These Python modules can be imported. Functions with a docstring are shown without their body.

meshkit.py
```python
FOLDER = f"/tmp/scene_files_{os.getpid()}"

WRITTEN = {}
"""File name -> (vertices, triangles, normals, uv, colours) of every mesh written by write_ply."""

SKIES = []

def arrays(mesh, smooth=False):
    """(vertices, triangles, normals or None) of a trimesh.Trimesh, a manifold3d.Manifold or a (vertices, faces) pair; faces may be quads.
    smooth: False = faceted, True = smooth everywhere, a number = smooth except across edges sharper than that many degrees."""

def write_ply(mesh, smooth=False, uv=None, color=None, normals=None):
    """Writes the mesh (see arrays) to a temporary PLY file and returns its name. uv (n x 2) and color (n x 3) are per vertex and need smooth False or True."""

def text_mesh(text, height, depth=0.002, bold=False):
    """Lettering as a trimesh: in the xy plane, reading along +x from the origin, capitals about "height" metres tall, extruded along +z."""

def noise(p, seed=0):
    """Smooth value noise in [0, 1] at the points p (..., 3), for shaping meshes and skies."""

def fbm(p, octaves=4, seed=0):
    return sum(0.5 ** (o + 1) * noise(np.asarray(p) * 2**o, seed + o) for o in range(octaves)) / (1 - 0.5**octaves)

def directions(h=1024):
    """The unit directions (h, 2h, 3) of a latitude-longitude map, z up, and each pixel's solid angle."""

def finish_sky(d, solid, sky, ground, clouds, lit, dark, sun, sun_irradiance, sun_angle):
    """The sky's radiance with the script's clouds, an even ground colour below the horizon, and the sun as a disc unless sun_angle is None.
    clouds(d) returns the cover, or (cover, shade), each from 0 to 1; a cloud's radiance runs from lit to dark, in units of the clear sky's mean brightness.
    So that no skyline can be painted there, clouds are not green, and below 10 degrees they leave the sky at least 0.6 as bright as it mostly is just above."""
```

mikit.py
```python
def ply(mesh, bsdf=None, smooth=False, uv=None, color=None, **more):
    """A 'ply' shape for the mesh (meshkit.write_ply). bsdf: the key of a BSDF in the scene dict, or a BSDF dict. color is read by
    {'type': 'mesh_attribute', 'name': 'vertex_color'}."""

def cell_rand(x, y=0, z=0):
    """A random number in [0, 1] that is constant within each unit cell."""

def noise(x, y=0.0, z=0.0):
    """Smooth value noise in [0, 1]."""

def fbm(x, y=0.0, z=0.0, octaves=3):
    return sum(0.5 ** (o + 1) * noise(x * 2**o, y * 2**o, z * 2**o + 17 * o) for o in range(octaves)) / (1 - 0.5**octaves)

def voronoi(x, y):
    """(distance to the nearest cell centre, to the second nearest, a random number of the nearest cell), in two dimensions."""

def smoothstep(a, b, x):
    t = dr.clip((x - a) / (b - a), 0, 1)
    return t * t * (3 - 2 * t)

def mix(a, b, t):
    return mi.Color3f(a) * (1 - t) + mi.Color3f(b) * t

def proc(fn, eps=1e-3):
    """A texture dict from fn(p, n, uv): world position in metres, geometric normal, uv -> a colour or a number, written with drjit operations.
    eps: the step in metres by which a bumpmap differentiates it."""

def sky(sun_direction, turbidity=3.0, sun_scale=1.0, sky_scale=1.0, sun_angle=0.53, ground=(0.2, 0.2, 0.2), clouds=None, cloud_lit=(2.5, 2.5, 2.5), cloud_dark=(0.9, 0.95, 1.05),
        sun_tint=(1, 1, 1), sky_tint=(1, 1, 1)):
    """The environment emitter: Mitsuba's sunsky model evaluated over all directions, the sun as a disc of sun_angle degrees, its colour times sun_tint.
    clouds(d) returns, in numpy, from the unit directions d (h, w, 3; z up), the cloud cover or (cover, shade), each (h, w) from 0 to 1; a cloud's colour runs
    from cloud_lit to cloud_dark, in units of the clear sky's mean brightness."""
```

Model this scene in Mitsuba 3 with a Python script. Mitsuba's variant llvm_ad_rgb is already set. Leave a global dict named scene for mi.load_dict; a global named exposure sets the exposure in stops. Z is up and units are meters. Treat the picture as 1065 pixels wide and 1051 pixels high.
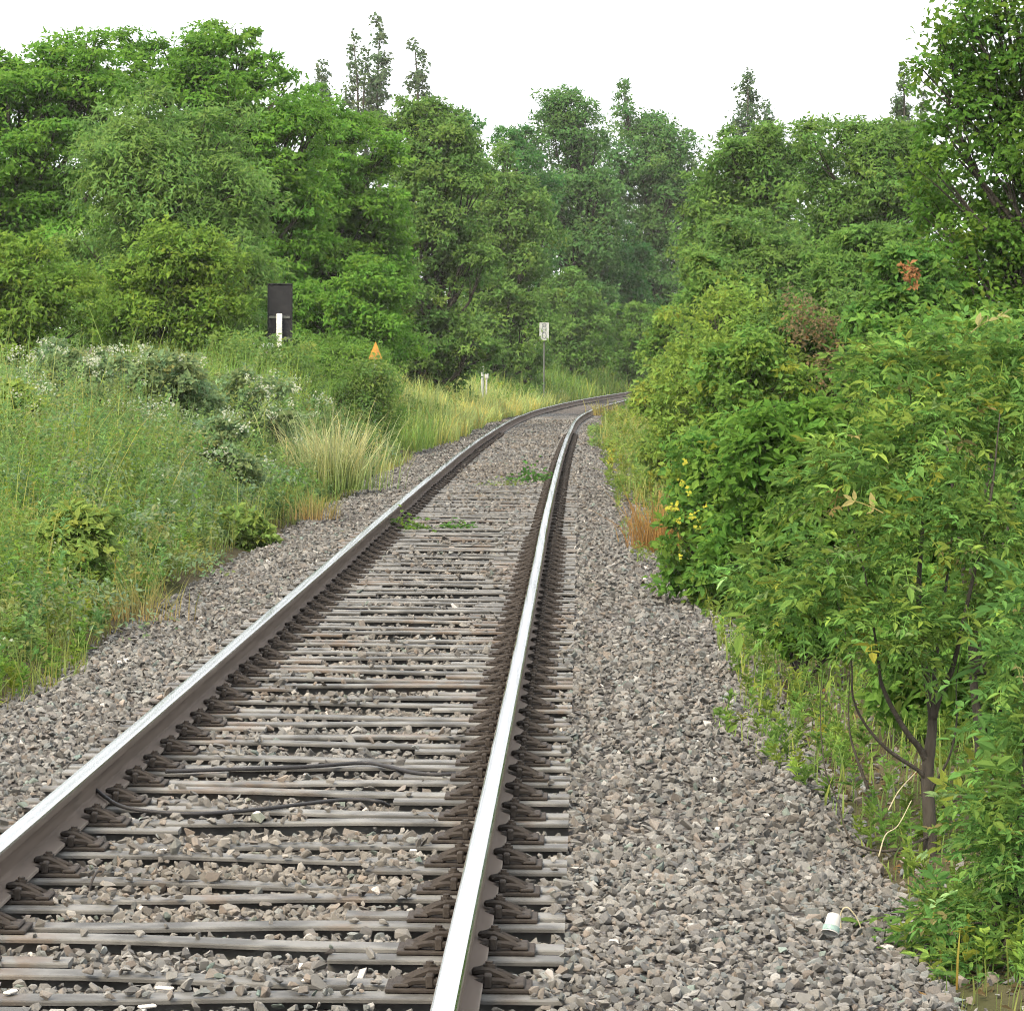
import math, numpy as np, trimesh, mitsuba as mi, drjit as dr, mikit, meshkit
from mikit import proc, noise, fbm, voronoi, cell_rand, smoothstep, mix
from scipy.spatial import cKDTree, ConvexHull

T = mi.ScalarTransform4f
scene, labels = {}, {}
A = np.array

# ------------------------------------------------------------------ camera, light, exposure
PW, PH, F = 1065.0, 1051.0, 3840.9          # the photograph's frame and focal length in its pixels
EYE = A([0.0, 0.0, 1.7345])                 # sleepers' top is z = 0
PITCH, ROLL = math.atan((PH / 2 - 360.6) / F), 0.00836
fwd = A([0, math.cos(PITCH), -math.sin(PITCH)])
up0, rt0 = A([0, math.sin(PITCH), math.cos(PITCH)]), A([1.0, 0, 0])
RIGHT = rt0 * math.cos(ROLL) + up0 * math.sin(ROLL)
UP = up0 * math.cos(ROLL) - rt0 * math.sin(ROLL)
scene['camera'] = {'type': 'perspective', 'fov': math.degrees(2 * math.atan(PW / 2 / F)), 'fov_axis': 'x', 'near_clip': 0.5, 'far_clip': 6000.0,
                   'to_world': T().look_at(origin=EYE.tolist(), target=(EYE + fwd).tolist(), up=UP.tolist())}
scene['sky'] = mikit.sky([-0.5, -0.75, 0.8], turbidity=3, sun_scale=0.6, sun_angle=28, sun_tint=(0.95, 0.98, 1.04), clouds=lambda d: 1.0, cloud_lit=(2.3, 2.35, 2.45))
exposure = 3.0


def at(px, py, Y):
    """The point at the distance Y seen at this place of the photograph."""
    d = fwd + RIGHT * ((px - PW / 2) / F) - UP * ((py - PH / 2) / F)
    return EYE + d * (Y / d[1])


# ------------------------------------------------------------------ helpers
def obj(name, shape, parent=None, label=None, cat=None, group=None, kind=None):
    base = f'{parent}__{name}' if parent else name
    key, i = base, 0
    while key in scene or key in labels:
        i += 1
        key = f'{base}_{i:03d}'
    if shape is not None:
        scene[key] = shape
    said = {k: v for k, v in dict(label=label, category=cat, group=group, kind=kind).items() if v}
    if said or shape is None:
        labels[key] = said
    return key


def thing(name, label, cat, group=None):
    return obj(name, None, None, label, cat, group)


GREEN = A([0.98, 1.08, 0.98])      # overall tone of the leaves


class MB:
    """Collects vertices, triangles and colours of one mesh."""
    def __init__(s):
        s.v, s.f, s.c, s.n = [], [], [], 0

    def add(s, v, f, c=None):
        v = np.asarray(v, float).reshape(-1, 3)
        s.v.append(v); s.f.append(np.asarray(f, int).reshape(-1, 3) + s.n); s.n += len(v)
        if c is not None:
            s.c.append(np.broadcast_to(np.asarray(c, float), (len(v), 3)))
        return s

    def ply(s, bsdf, smooth=False):
        c = np.vstack(s.c) if s.c else None
        return mikit.ply((np.vstack(s.v), np.vstack(s.f)), bsdf, smooth, color=np.clip(c * GREEN, 0, 0.9) if bsdf == 'foliage' else c)


def unit(v):
    return v / (np.linalg.norm(v, axis=-1, keepdims=True) + 1e-12)


def tube(pts, rad, sides=6, cap=True):
    p = np.asarray(pts, float); r = np.broadcast_to(rad, (len(p),))
    t = unit(np.gradient(p, axis=0))
    a = unit(np.cross(t, A([0.31, 0.23, 0.92]))); b = np.cross(t, a)
    g = np.arange(sides) * 2 * np.pi / sides
    v = p[:, None] + r[:, None, None] * (np.cos(g)[None, :, None] * a[:, None] + np.sin(g)[None, :, None] * b[:, None])
    n = len(p)
    i, j = np.meshgrid(np.arange(n - 1), np.arange(sides), indexing='ij')
    q = np.stack([i * sides + j, i * sides + (j + 1) % sides, (i + 1) * sides + (j + 1) % sides, (i + 1) * sides + j], -1).reshape(-1, 4)
    f = np.vstack([q[:, [0, 1, 2]], q[:, [0, 2, 3]]])
    v = v.reshape(-1, 3)
    if cap:
        f = np.vstack([f, [[0, k + 1, k] for k in range(1, sides - 1)], [[(n - 1) * sides, (n - 1) * sides + k, (n - 1) * sides + k + 1] for k in range(1, sides - 1)]])
    return v, f


def bez(p0, p1, p2, n=7):
    t = np.linspace(0, 1, n)[:, None]
    return (1 - t) ** 2 * p0 + 2 * t * (1 - t) * p1 + t * t * p2


def smooth_path(pts, n=24):
    """Catmull-Rom curve through the points."""
    p = np.asarray(pts, float); p = np.vstack([2 * p[0] - p[1], p, 2 * p[-1] - p[-2]])
    out = []
    m = len(p) - 3
    for u in np.linspace(0, m - 1e-6, n):
        i = int(u); t = u - i; a, b, c, d = p[i:i + 4]
        out.append(0.5 * (2 * b + (c - a) * t + (2 * a - 5 * b + 4 * c - d) * t * t + (3 * b - a - 3 * c + d) * t ** 3))
    return A(out)


def box(x0, x1, y0, y1, z0, z1, ch=0.0):
    """A box, its edges chamfered by ch (convex hull)."""
    if ch <= 0:
        m = trimesh.creation.box(bounds=[[x0, y0, z0], [x1, y1, z1]])
        return A(m.vertices), A(m.faces)
    pts = []
    for x, sx in ((x0, 1), (x1, -1)):
        for y, sy in ((y0, 1), (y1, -1)):
            for z, sz in ((z0, 1), (z1, -1)):
                pts += [[x + sx * ch, y + sy * ch, z], [x + sx * ch, y, z + sz * ch], [x, y + sy * ch, z + sz * ch]]
    m = trimesh.convex.convex_hull(A(pts))
    return A(m.vertices), A(m.faces)


# ------------------------------------------------------------------ the track's line: s metres along, off metres to the right
_s = np.arange(-40, 420, 0.25)
_k = np.interp(_s, [-40, 0, 25, 50, 75, 100, 130, 170, 420], [-0.00032, -0.00032, -1e-5, 0.00022, -2e-5, 0.00236, 0.00106, 0.00097, 0.00097])
_i0 = int(40 / 0.25)
_th = np.concatenate([[0], np.cumsum((_k[1:] + _k[:-1]) / 2 * 0.25)]); _th = _th - _th[_i0] + 0.02228
_x = np.concatenate([[0], np.cumsum(np.sin(_th[:-1]) * 0.25)]); _x += -1.08977 - _x[_i0]
_y = np.concatenate([[0], np.cumsum(np.cos(_th[:-1]) * 0.25)]); _y -= _y[_i0]
_tree = cKDTree(np.stack([_x, _y], 1))


def grade(s):
    return np.interp(s, [0, 55, 65, 95, 110, 150, 420], [0, 0, -0.02, -0.16, -0.175, -0.135, -0.13])


def line(s, off, z=0.0):
    """World points at s along the track and off to its right; z above the sleepers' top."""
    s, off, z = np.broadcast_arrays(np.asarray(s, float), off, z)
    x, y, th = (np.interp(s, _s, q) for q in (_x, _y, _th))
    return np.stack([x + off * np.cos(th), y - off * np.sin(th), z + grade(s)], -1)


def where(x, y):
    """(s, off) of world points, for points within the plotted line's reach."""
    d, i = _tree.query(np.stack([x, y], -1))
    side = (x - _x[i]) * np.cos(_th[i]) - (y - _y[i]) * np.sin(_th[i])
    return _s[i], np.where(side < 0, -d, d)


def terrain(x, y):
    """Height of the soil."""
    s, off = where(x, y)
    z = np.interp(off, [-60, -14, -8, -4.5, -3.2, -2.5, -2.0, -1.6, 1.7, 2.1, 2.6, 4, 7, 14, 60],
                  [1.2, 0.8, 0.65, 0.48, 0.26, -0.02, -0.14, -0.35, -0.35, -0.2, -0.14, 0.1, 0.45, 0.7, 1.0])
    n = meshkit.fbm(np.stack([x * 0.5, y * 0.5, 0 * x], -1), 3, 5) - 0.5
    return z + grade(s) + n * 0.22 * np.clip((np.abs(off) - 1.9) / 1.5, 0, 1)


def ground_at(x, y):
    return float(terrain(A([float(x)]), A([float(y)]))[0])


# ------------------------------------------------------------------ materials
scene['foliage'] = {'type': 'principledthin', 'base_color': {'type': 'mesh_attribute', 'name': 'vertex_color'}, 'roughness': 0.55, 'spec_trans': 0.0,
                    'diff_trans': 1.0, 'eta': 1.4}
scene['bark'] = {'type': 'twosided', 'bsdf': {'type': 'principled', 'roughness': 0.9, 'specular': 0.2, 'base_color': proc(
    lambda p, n, uv: mix((0.028, 0.025, 0.021), (0.085, 0.077, 0.064), fbm(p.x * 60, p.y * 60, p.z * 14)))}}
scene['stone'] = {'type': 'twosided', 'bsdf': {'type': 'principled', 'roughness': 0.85, 'specular': 0.3, 'base_color': {'type': 'mesh_attribute', 'name': 'vertex_color'}}}


def bed_colour(p, n, uv):
    d1, d2, r = voronoi(p.x * 19, p.y * 19)
    edge = smoothstep(0.0, 0.22, d2 - d1)
    tone = mix((0.09, 0.086, 0.082), (0.18, 0.172, 0.166), r)
    dirt = fbm(p.x * 1.3, p.y * 0.6, 3.0)
    return mix((0.04, 0.037, 0.034), tone, 0.35 + 0.65 * edge) * (0.75 + 0.5 * dirt)


def bed_height(p, n, uv):
    d1, d2, r = voronoi(p.x * 19, p.y * 19)
    return smoothstep(0.0, 0.35, d2 - d1) * (0.5 + r)


scene['bed'] = {'type': 'twosided', 'bsdf': {'type': 'bumpmap', 'arbitrary': proc(bed_height, 4e-3), 'scale': 0.018,
                'bsdf': {'type': 'diffuse', 'reflectance': proc(bed_colour)}}}
scene['soil'] = {'type': 'twosided', 'bsdf': {'type': 'diffuse', 'reflectance': proc(lambda p, n, uv: mix(
    mix((0.05, 0.045, 0.028), (0.12, 0.105, 0.065), fbm(p.x * 5, p.y * 5, 1.0)), (0.06, 0.065, 0.03), smoothstep(0.45, 0.7, fbm(p.x * 1.2, p.y * 1.2, 7.0))))}}


def beam_colour(p, n, uv):
    a = fbm(p.x * 9, p.y * 9, p.z * 9)
    b = fbm(p.x * 2.1, p.y * 1.1, 4.0)
    c = mix((0.058, 0.058, 0.054), (0.14, 0.14, 0.131), smoothstep(0.25, 0.75, a)) * (0.7 + 0.6 * fbm(p.x * 1.7, p.y * 4, 2.0))
    rust = smoothstep(0.52, 0.7, b) * smoothstep(0.35, 0.6, fbm(p.x * 14, p.y * 14, 9.0))
    return mix(c, (0.12, 0.078, 0.045), 0.5 * rust)


scene['beam_steel'] = {'type': 'twosided', 'bsdf': {'type': 'principled', 'roughness': 0.55, 'specular': 0.4, 'base_color': proc(beam_colour)}}
scene['rusty_iron'] = {'type': 'twosided', 'bsdf': {'type': 'principled', 'roughness': 0.75, 'specular': 0.3, 'base_color': proc(
    lambda p, n, uv: mix((0.016, 0.013, 0.011), (0.05, 0.042, 0.035), fbm(p.x * 40, p.y * 40, p.z * 40)))}}
scene['rail_rust'] = {'type': 'principled', 'roughness': 0.75, 'specular': 0.15, 'base_color': proc(lambda p, n, uv: mix(
    mix((0.07, 0.055, 0.044), (0.125, 0.1, 0.082), fbm(p.x * 7, p.y * 2.5, p.z * 40)), (0.2, 0.175, 0.15), smoothstep(0.78, 0.9, uv.y) * 0.7))}
scene['rail_polish'] = {'type': 'roughconductor', 'material': 'none', 'alpha': proc(lambda p, n, uv: 0.05 + 0.05 * noise(p.x * 90, p.y * 0.7)),
                        'specular_reflectance': proc(lambda p, n, uv: mi.Color3f(0.95, 0.95, 0.95) * (0.8 + 0.2 * smoothstep(0.25, 0.6, noise(uv.x * 9, p.y * 0.05))))}
scene['rail_steel'] = {'type': 'twosided', 'bsdf': {'type': 'blendbsdf', 'weight': proc(lambda p, n, uv: 1.0 - smoothstep(0.17, 0.3, uv.y + 0.05 * (noise(p.x * 25, p.y * 3) - 0.5))),
                       'a': {'type': 'ref', 'id': 'rail_rust'}, 'b': {'type': 'ref', 'id': 'rail_polish'}}}


def paint(name, rgb, rough=0.5, dirt=0.25, scale=9.0):
    scene[name] = {'type': 'twosided', 'bsdf': {'type': 'principled', 'roughness': rough, 'specular': 0.4, 'base_color': proc(
        lambda p, n, uv: mix(rgb, tuple(0.45 * q + 0.02 for q in rgb), dirt * 2 * smoothstep(0.45, 0.75, fbm(p.x * scale, p.y * scale, p.z * scale))))}}


paint('black_paint', (0.007, 0.008, 0.011), 0.7, 0.1)
paint('white_paint', (0.75, 0.75, 0.72), 0.5)
paint('grey_metal', (0.45, 0.46, 0.47), 0.5)
paint('orange_paint', (0.5, 0.25, 0.04), 0.6, 0.4)
paint('cable_rubber', (0.03, 0.03, 0.032), 0.55, 0.4, 20)
paint('white_plastic', (0.52, 0.52, 0.49), 0.35, 0.2, 25)
paint('green_plastic', (0.22, 0.33, 0.3), 0.4, 0.2, 25)
paint('sign_ink', (0.17, 0.19, 0.2), 0.6)
paint('dull_white', (0.36, 0.39, 0.37), 0.6)
paint('dark_metal', (0.09, 0.1, 0.09), 0.6)

# ------------------------------------------------------------------ ground and ballast bed
def graded(lo, a, b, hi, step, n):
    g = lambda p, q: p + (q - p) * np.linspace(0, 1, n + 1)[1:] ** 2.2
    return np.concatenate([g(a, lo)[::-1], np.arange(a, b, step), g(b, hi)])


gx, gy = graded(-1500, -14, 26, 1500, 0.4, 22), graded(-1500, 2, 215, 2000, 0.8, 22)
X, Y = np.meshgrid(gx, gy)
Z = terrain(X.ravel(), Y.ravel()).reshape(X.shape)
far = np.maximum(np.maximum(np.abs(X) - 60, 0), np.maximum(Y - 260, 0)); Z = Z - 0.002 * np.minimum(far, 400)
n0, n1 = X.shape
i, j = np.meshgrid(np.arange(n0 - 1), np.arange(n1 - 1), indexing='ij')
q = np.stack([i * n1 + j, i * n1 + j + 1, (i + 1) * n1 + j + 1, (i + 1) * n1 + j], -1).reshape(-1, 4)
obj('ground', mikit.ply((np.stack([X, Y, Z], -1).reshape(-1, 3), q), 'soil', True), None, 'soil of the banks beside the track, mostly hidden by plants', None, None, 'structure')


def bed_z(off, s=0.0):
    return np.interp(s, [36, 50], [0, 0.04]) * (np.abs(off) < 1.25) + np.interp(off, [-2.5, -2.05, -1.7, -1.3, -1.05, -0.95, -0.55, 0.55, 0.95, 1.05, 1.4, 1.9, 2.2, 2.6],
                     [-0.5, -0.19, -0.1, -0.05, -0.035, -0.046, -0.042, -0.042, -0.046, -0.03, -0.02, -0.09, -0.2, -0.5])


bs = np.concatenate([np.arange(3, 60, 0.12), np.arange(60, 240, 0.5)]); bo = np.linspace(-2.5, 2.6, 52)
S, O = np.meshgrid(bs, bo, indexing='ij')
Pb = line(S.ravel(), O.ravel(), bed_z(O.ravel(), S.ravel()))
Pb[:, 2] += (meshkit.fbm(Pb * [14, 14, 0], 2, 3) - 0.5) * 0.035 - 0.008
n0, n1 = S.shape
i, j = np.meshgrid(np.arange(n0 - 1), np.arange(n1 - 1), indexing='ij')
q = np.stack([i * n1 + j, i * n1 + j + 1, (i + 1) * n1 + j + 1, (i + 1) * n1 + j], -1).reshape(-1, 4)
obj('ballast_bed', mikit.ply((Pb, q), 'bed', True), None, 'grey crushed stone ballast bed carrying the track', None, None, 'structure')

scene['air'] = {'type': 'homogeneous', 'albedo': 0.95, 'sigma_t': 0.0002}
scene['haze'] = {'type': 'cube', 'bsdf': {'type': 'null'}, 'interior': {'type': 'ref', 'id': 'air'}, 'to_world': T().translate([0, 250, 13]).scale([1550, 1800, 17])}
labels['haze'] = {'label': 'thin summer haze that pales the far trees', 'kind': 'stuff'}
scene['camera']['medium'] = {'type': 'ref', 'id': 'air'}

# ------------------------------------------------------------------ sleepers: steel, Y shaped, every other one turned round
PITCH_S, S0, HALF = 0.9, 6.35, 1.03
BW, PAIR, SEAT = 0.058, 0.1, 0.3            # half width of a beam, half spacing of a pair, half spacing of the fork's two seats
NS = 112


def ibeam(path):
    """An I-beam along the path of (along, across) points: top flange, web, bottom flange."""
    prof = A([[-BW, -0.004], [-BW + .004, 0], [BW - .004, 0], [BW, -0.004], [BW, -0.013], [0.006, -0.02], [0.006, -0.085], [BW, -0.09], [BW, -0.1], [-BW, -0.1], [-BW, -0.09], [-0.006, -0.085], [-0.006, -0.02], [-BW, -0.013]])
    m = len(prof); v = []
    for (a, c) in path:
        v += [[a + w, c, z] for w, z in prof]     # local: x along the track, y across it, z up
    f = []
    for i in range(len(path) - 1):
        for j in range(m):
            a, b = i * m + j, i * m + (j + 1) % m
            f += [[a, b, b + m], [a, b + m, a + m]]
    for e in (0, len(path) - 1):
        o = e * m
        quads = [(0, 1, 2), (0, 2, 3), (0, 3, 4), (0, 4, 13), (13, 4, 5), (13, 5, 12), (12, 5, 6), (12, 6, 11), (11, 6, 7), (11, 7, 10), (10, 7, 8), (10, 8, 9)]
        f += [[o + a, o + b, o + c] for a, b, c in quads]
    return A(v), A(f)


def main_beam(sg):
    """From the stem (across < 0) to one arm of the fork (across > 0)."""
    ys = np.concatenate([[-HALF, -0.5], np.linspace(-0.3, 0.3, 7), [0.5, HALF]])
    a = PAIR + (SEAT - PAIR - PAIR) * (0.5 - 0.5 * np.cos(np.pi * np.clip((ys + 0.42) / 0.84, 0, 1)))
    return ibeam([(sg * q, y) for q, y in zip(a, ys)])


def clip_mesh(far=False):
    """Rail fastening on one side of one seat: a bent spring clip; local x along the track, y away from the rail, z up, origin on the rail foot's edge."""
    m = MB()
    k = 9 if far else 26
    pts = smooth_path([[-0.062, -0.036, 0.022], [-0.066, 0.0, 0.03], [-0.06, 0.05, 0.032], [-0.045, 0.088, 0.018], [-0.028, 0.07, 0.03], [-0.02, 0.02, 0.052], [-0.014, -0.012, 0.05], [0, -0.022, 0.048],
                       [0.014, -0.012, 0.05], [0.02, 0.02, 0.052], [0.028, 0.07, 0.03], [0.045, 0.088, 0.018], [0.06, 0.05, 0.032], [0.066, 0.0, 0.03], [0.062, -0.036, 0.022]], k)
    m.add(*tube(pts, 0.0105, 4 if far else 6))
    return m


def bolt_mesh(far=False):
    m = MB()
    n = 6
    for r, z0, z1, s in ((0.024, 0.05, 0.055, 12), (0.019, 0.055, 0.068, 6), (0.011, 0.068, 0.076, 8)):
        if far and r != 0.019:
            continue
        m.add(*tube([[0, 0.018, z0], [0, 0.018, z1]], r, 6 if far else s))
    return m


def plate_mesh():
    m = MB()
    m.add(*box(-0.085, 0.085, -0.03, 0.135, 0.001, 0.013, 0.003))
    m.add(*box(-0.078, -0.02, 0.004, 0.026, 0.013, 0.05, 0.004)).add(*box(0.02, 0.078, 0.004, 0.026, 0.013, 0.05, 0.004))
    m.add(*box(-0.07, 0.07, 0.07, 0.115, 0.013, 0.024, 0.004))
    return m


MAIN = [MB().add(*main_beam(sg)).ply('beam_steel') for sg in (-1, 1)]
STUB = MB().add(*ibeam([(0, 0.36), (0, HALF)])).ply('beam_steel')
CLIP = [clip_mesh(f).ply('rusty_iron', False) for f in (False, True)]
BOLT = [bolt_mesh(f).ply('rusty_iron', False) for f in (False, True)]
PLATE = plate_mesh().ply('rusty_iron')
rng = np.random.default_rng(4)


def frame(s, off, turn, z=0.0):
    """local x along the track, y to the right (turned round: to the left)."""
    th = float(np.interp(s, _s, _th)); p = line(s, off, z)
    ax, ay = A([math.sin(th), math.cos(th), 0]), A([math.cos(th), -math.sin(th), 0])
    if turn:
        ay = -ay
    m = np.eye(4); m[:3, 0], m[:3, 1], m[:3, 2], m[:3, 3] = ax, ay, [0, 0, 1], p
    return m


beams = []          # (s, turn) for keeping the stones off
ORD = ['nearest', 'second nearest', 'third nearest', 'fourth nearest', 'fifth nearest', 'sixth nearest', 'seventh nearest', 'eighth nearest', 'ninth nearest', 'tenth nearest', 'eleventh nearest', 'twelfth nearest']
for k in range(4, NS):
    s = S0 + PITCH_S * k
    turn = k % 2 == 0
    far = s > 34
    jig = np.eye(4)
    M = frame(s, 0, turn, rng.normal(0, 0.004))
    lb = f'Y-shaped grey steel sleeper, {ORD[k - 4]} to the bottom edge of the photo' if k < 16 else 'Y-shaped grey steel sleeper farther up the track than the black cables' if s < 57 else 'distant Y-shaped steel sleeper beyond the green weeds between the rails'
    sl = thing('sleeper', lb, 'railway sleeper', 'steel sleepers under the rails')
    for sg in (0, 1):
        obj('beam', {**MAIN[sg], 'to_world': T(M)}, sl)
    for sg in (-1, 1):
        L = np.eye(4); L[0, 3] = sg * (SEAT + PAIR)
        obj('end_beam', {**STUB, 'to_world': T(M @ L)}, sl)
    beams.append((s, turn))
    if s > 75:
        continue
    for (a, side) in ((0, -1), (-SEAT, 1), (SEAT, 1)):            # seats: (along, side of the local frame)
        for io in (-1, 1):
            L = np.eye(4)
            L[:3, 1] = [0, io * side, 0]; L[:3, 0] = [1, 0, 0]
            L[:3, 3] = [a + rng.normal(0, 0.006), side * 0.75 + io * side * 0.0625, 0]
            if s < 34:
                obj('base_plate', {**PLATE, 'to_world': T(M @ L)}, sl)
                obj('bolt', {**BOLT[int(s > 22)], 'to_world': T(M @ L)}, sl)
            obj('spring_clip', {**CLIP[int(far)], 'to_world': T(M @ L)}, sl)

# ------------------------------------------------------------------ rails
def rail_mesh(off):
    h = 0.15
    half = [(0.0, h), (0.018, h - 0.0004), (0.026, h - 0.002), (0.031, h - 0.006), (0.0335, h - 0.013), (0.0345, h - 0.035), (0.033, h - 0.038), (0.016, h - 0.045), (0.0085, h - 0.056), (0.0075, h - 0.08), (0.009, 0.04), (0.014, 0.03), (0.03, 0.022), (0.058, 0.012), (0.0625, 0.01), (0.0625, 0.0), (0.0, 0.0)]
    prof = A(half + [(-a, b) for a, b in half[-2:0:-1]])
    vv = np.linspace(0, 1, len(half)); vv = np.concatenate([vv, vv[-2:0:-1]])
    ss = np.concatenate([np.arange(2, 12, 0.5), np.arange(12, 250, 1.0)])
    wob = (meshkit.noise(np.stack([ss * 0.12, ss * 0 + off, ss * 0], -1), 3) - 0.5) * 0.012
    v = np.concatenate([line(s, off + w + prof[:, 0], prof[:, 1] + 0.015) for s, w in zip(ss, wob)])
    uv = np.stack([np.tile(prof[:, 0] * 10 + 0.5, len(ss)), np.tile(vv, len(ss))], 1)
    m = len(prof)
    i, j = np.meshgrid(np.arange(len(ss) - 1), np.arange(m), indexing='ij')
    q = np.stack([i * m + j, (i + 1) * m + j, (i + 1) * m + (j + 1) % m, i * m + (j + 1) % m], -1).reshape(-1, 4)
    cap = [[0, k, k + 1] for k in range(1, m - 1)]
    f = np.vstack([q[:, [0, 1, 2]], q[:, [0, 2, 3]], cap])
    return mikit.ply((v, f), 'rail_steel', False, uv=uv)


obj('rail', rail_mesh(-0.75), None, 'left rail of the track, rusty brown side facing the sleepers', 'rail', 'rails of the track')
obj('rail', rail_mesh(0.75), None, 'right rail of the track with bright worn top beside the wide gravel shoulder', 'rail', 'rails of the track')

# ------------------------------------------------------------------ ballast stones
rng = np.random.default_rng(11)


def stone_shape(n):
    while True:
        p = unit(rng.normal(size=(n, 3))) * rng.uniform(0.75, 1.0, (n, 1)) * [1.0, rng.uniform(0.65, 0.95), rng.uniform(0.42, 0.68)]
        m = trimesh.convex.convex_hull(p)
        if len(m.vertices) == n:
            return A(m.vertices), A(m.faces)


def rotations(n, tilt=0.3):
    q = rng.normal(size=(n, 4)) * [1, tilt, tilt, 1]; q /= np.linalg.norm(q, axis=1, keepdims=True)
    w, x, y, z = q.T
    return np.stack([1 - 2 * (y * y + z * z), 2 * (x * y - z * w), 2 * (x * z + y * w), 2 * (x * y + z * w), 1 - 2 * (x * x + z * z), 2 * (y * z - x * w), 2 * (x * z - y * w), 2 * (y * z + x * w), 1 - 2 * (x * x + y * y)], -1).reshape(n, 3, 3)


def on_beam(s, off, grow=0.0):
    """True where a point lies on a sleeper's beam."""
    hit = np.zeros(len(s), bool)
    k0 = np.round((s - S0) / PITCH_S).astype(int)
    for d in (-1, 0, 1):
        k = k0 + d
        ds = s - (S0 + PITCH_S * k)
        a = np.where(k % 2 == 0, -off, off)
        w = PAIR + (SEAT - 2 * PAIR) * (0.5 - 0.5 * np.cos(np.pi * np.clip((a + 0.42) / 0.84, 0, 1)))
        for sg in (-1, 1):
            hit |= (np.abs(ds - sg * w) < BW + grow) & (np.abs(off) < HALF + grow)
            hit |= (np.abs(ds - sg * (SEAT + PAIR)) < BW + grow) & (a > 0.36 - grow) & (a < HALF + grow)
    return hit


TONES = A([0.535, 0.565, 0.565]) * A([[0.28, 0.262, 0.245], [0.23, 0.216, 0.205], [0.33, 0.31, 0.29], [0.29, 0.255, 0.23], [0.19, 0.18, 0.175], [0.26, 0.268, 0.262], [0.38, 0.36, 0.34], [0.3, 0.25, 0.215]])


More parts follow.
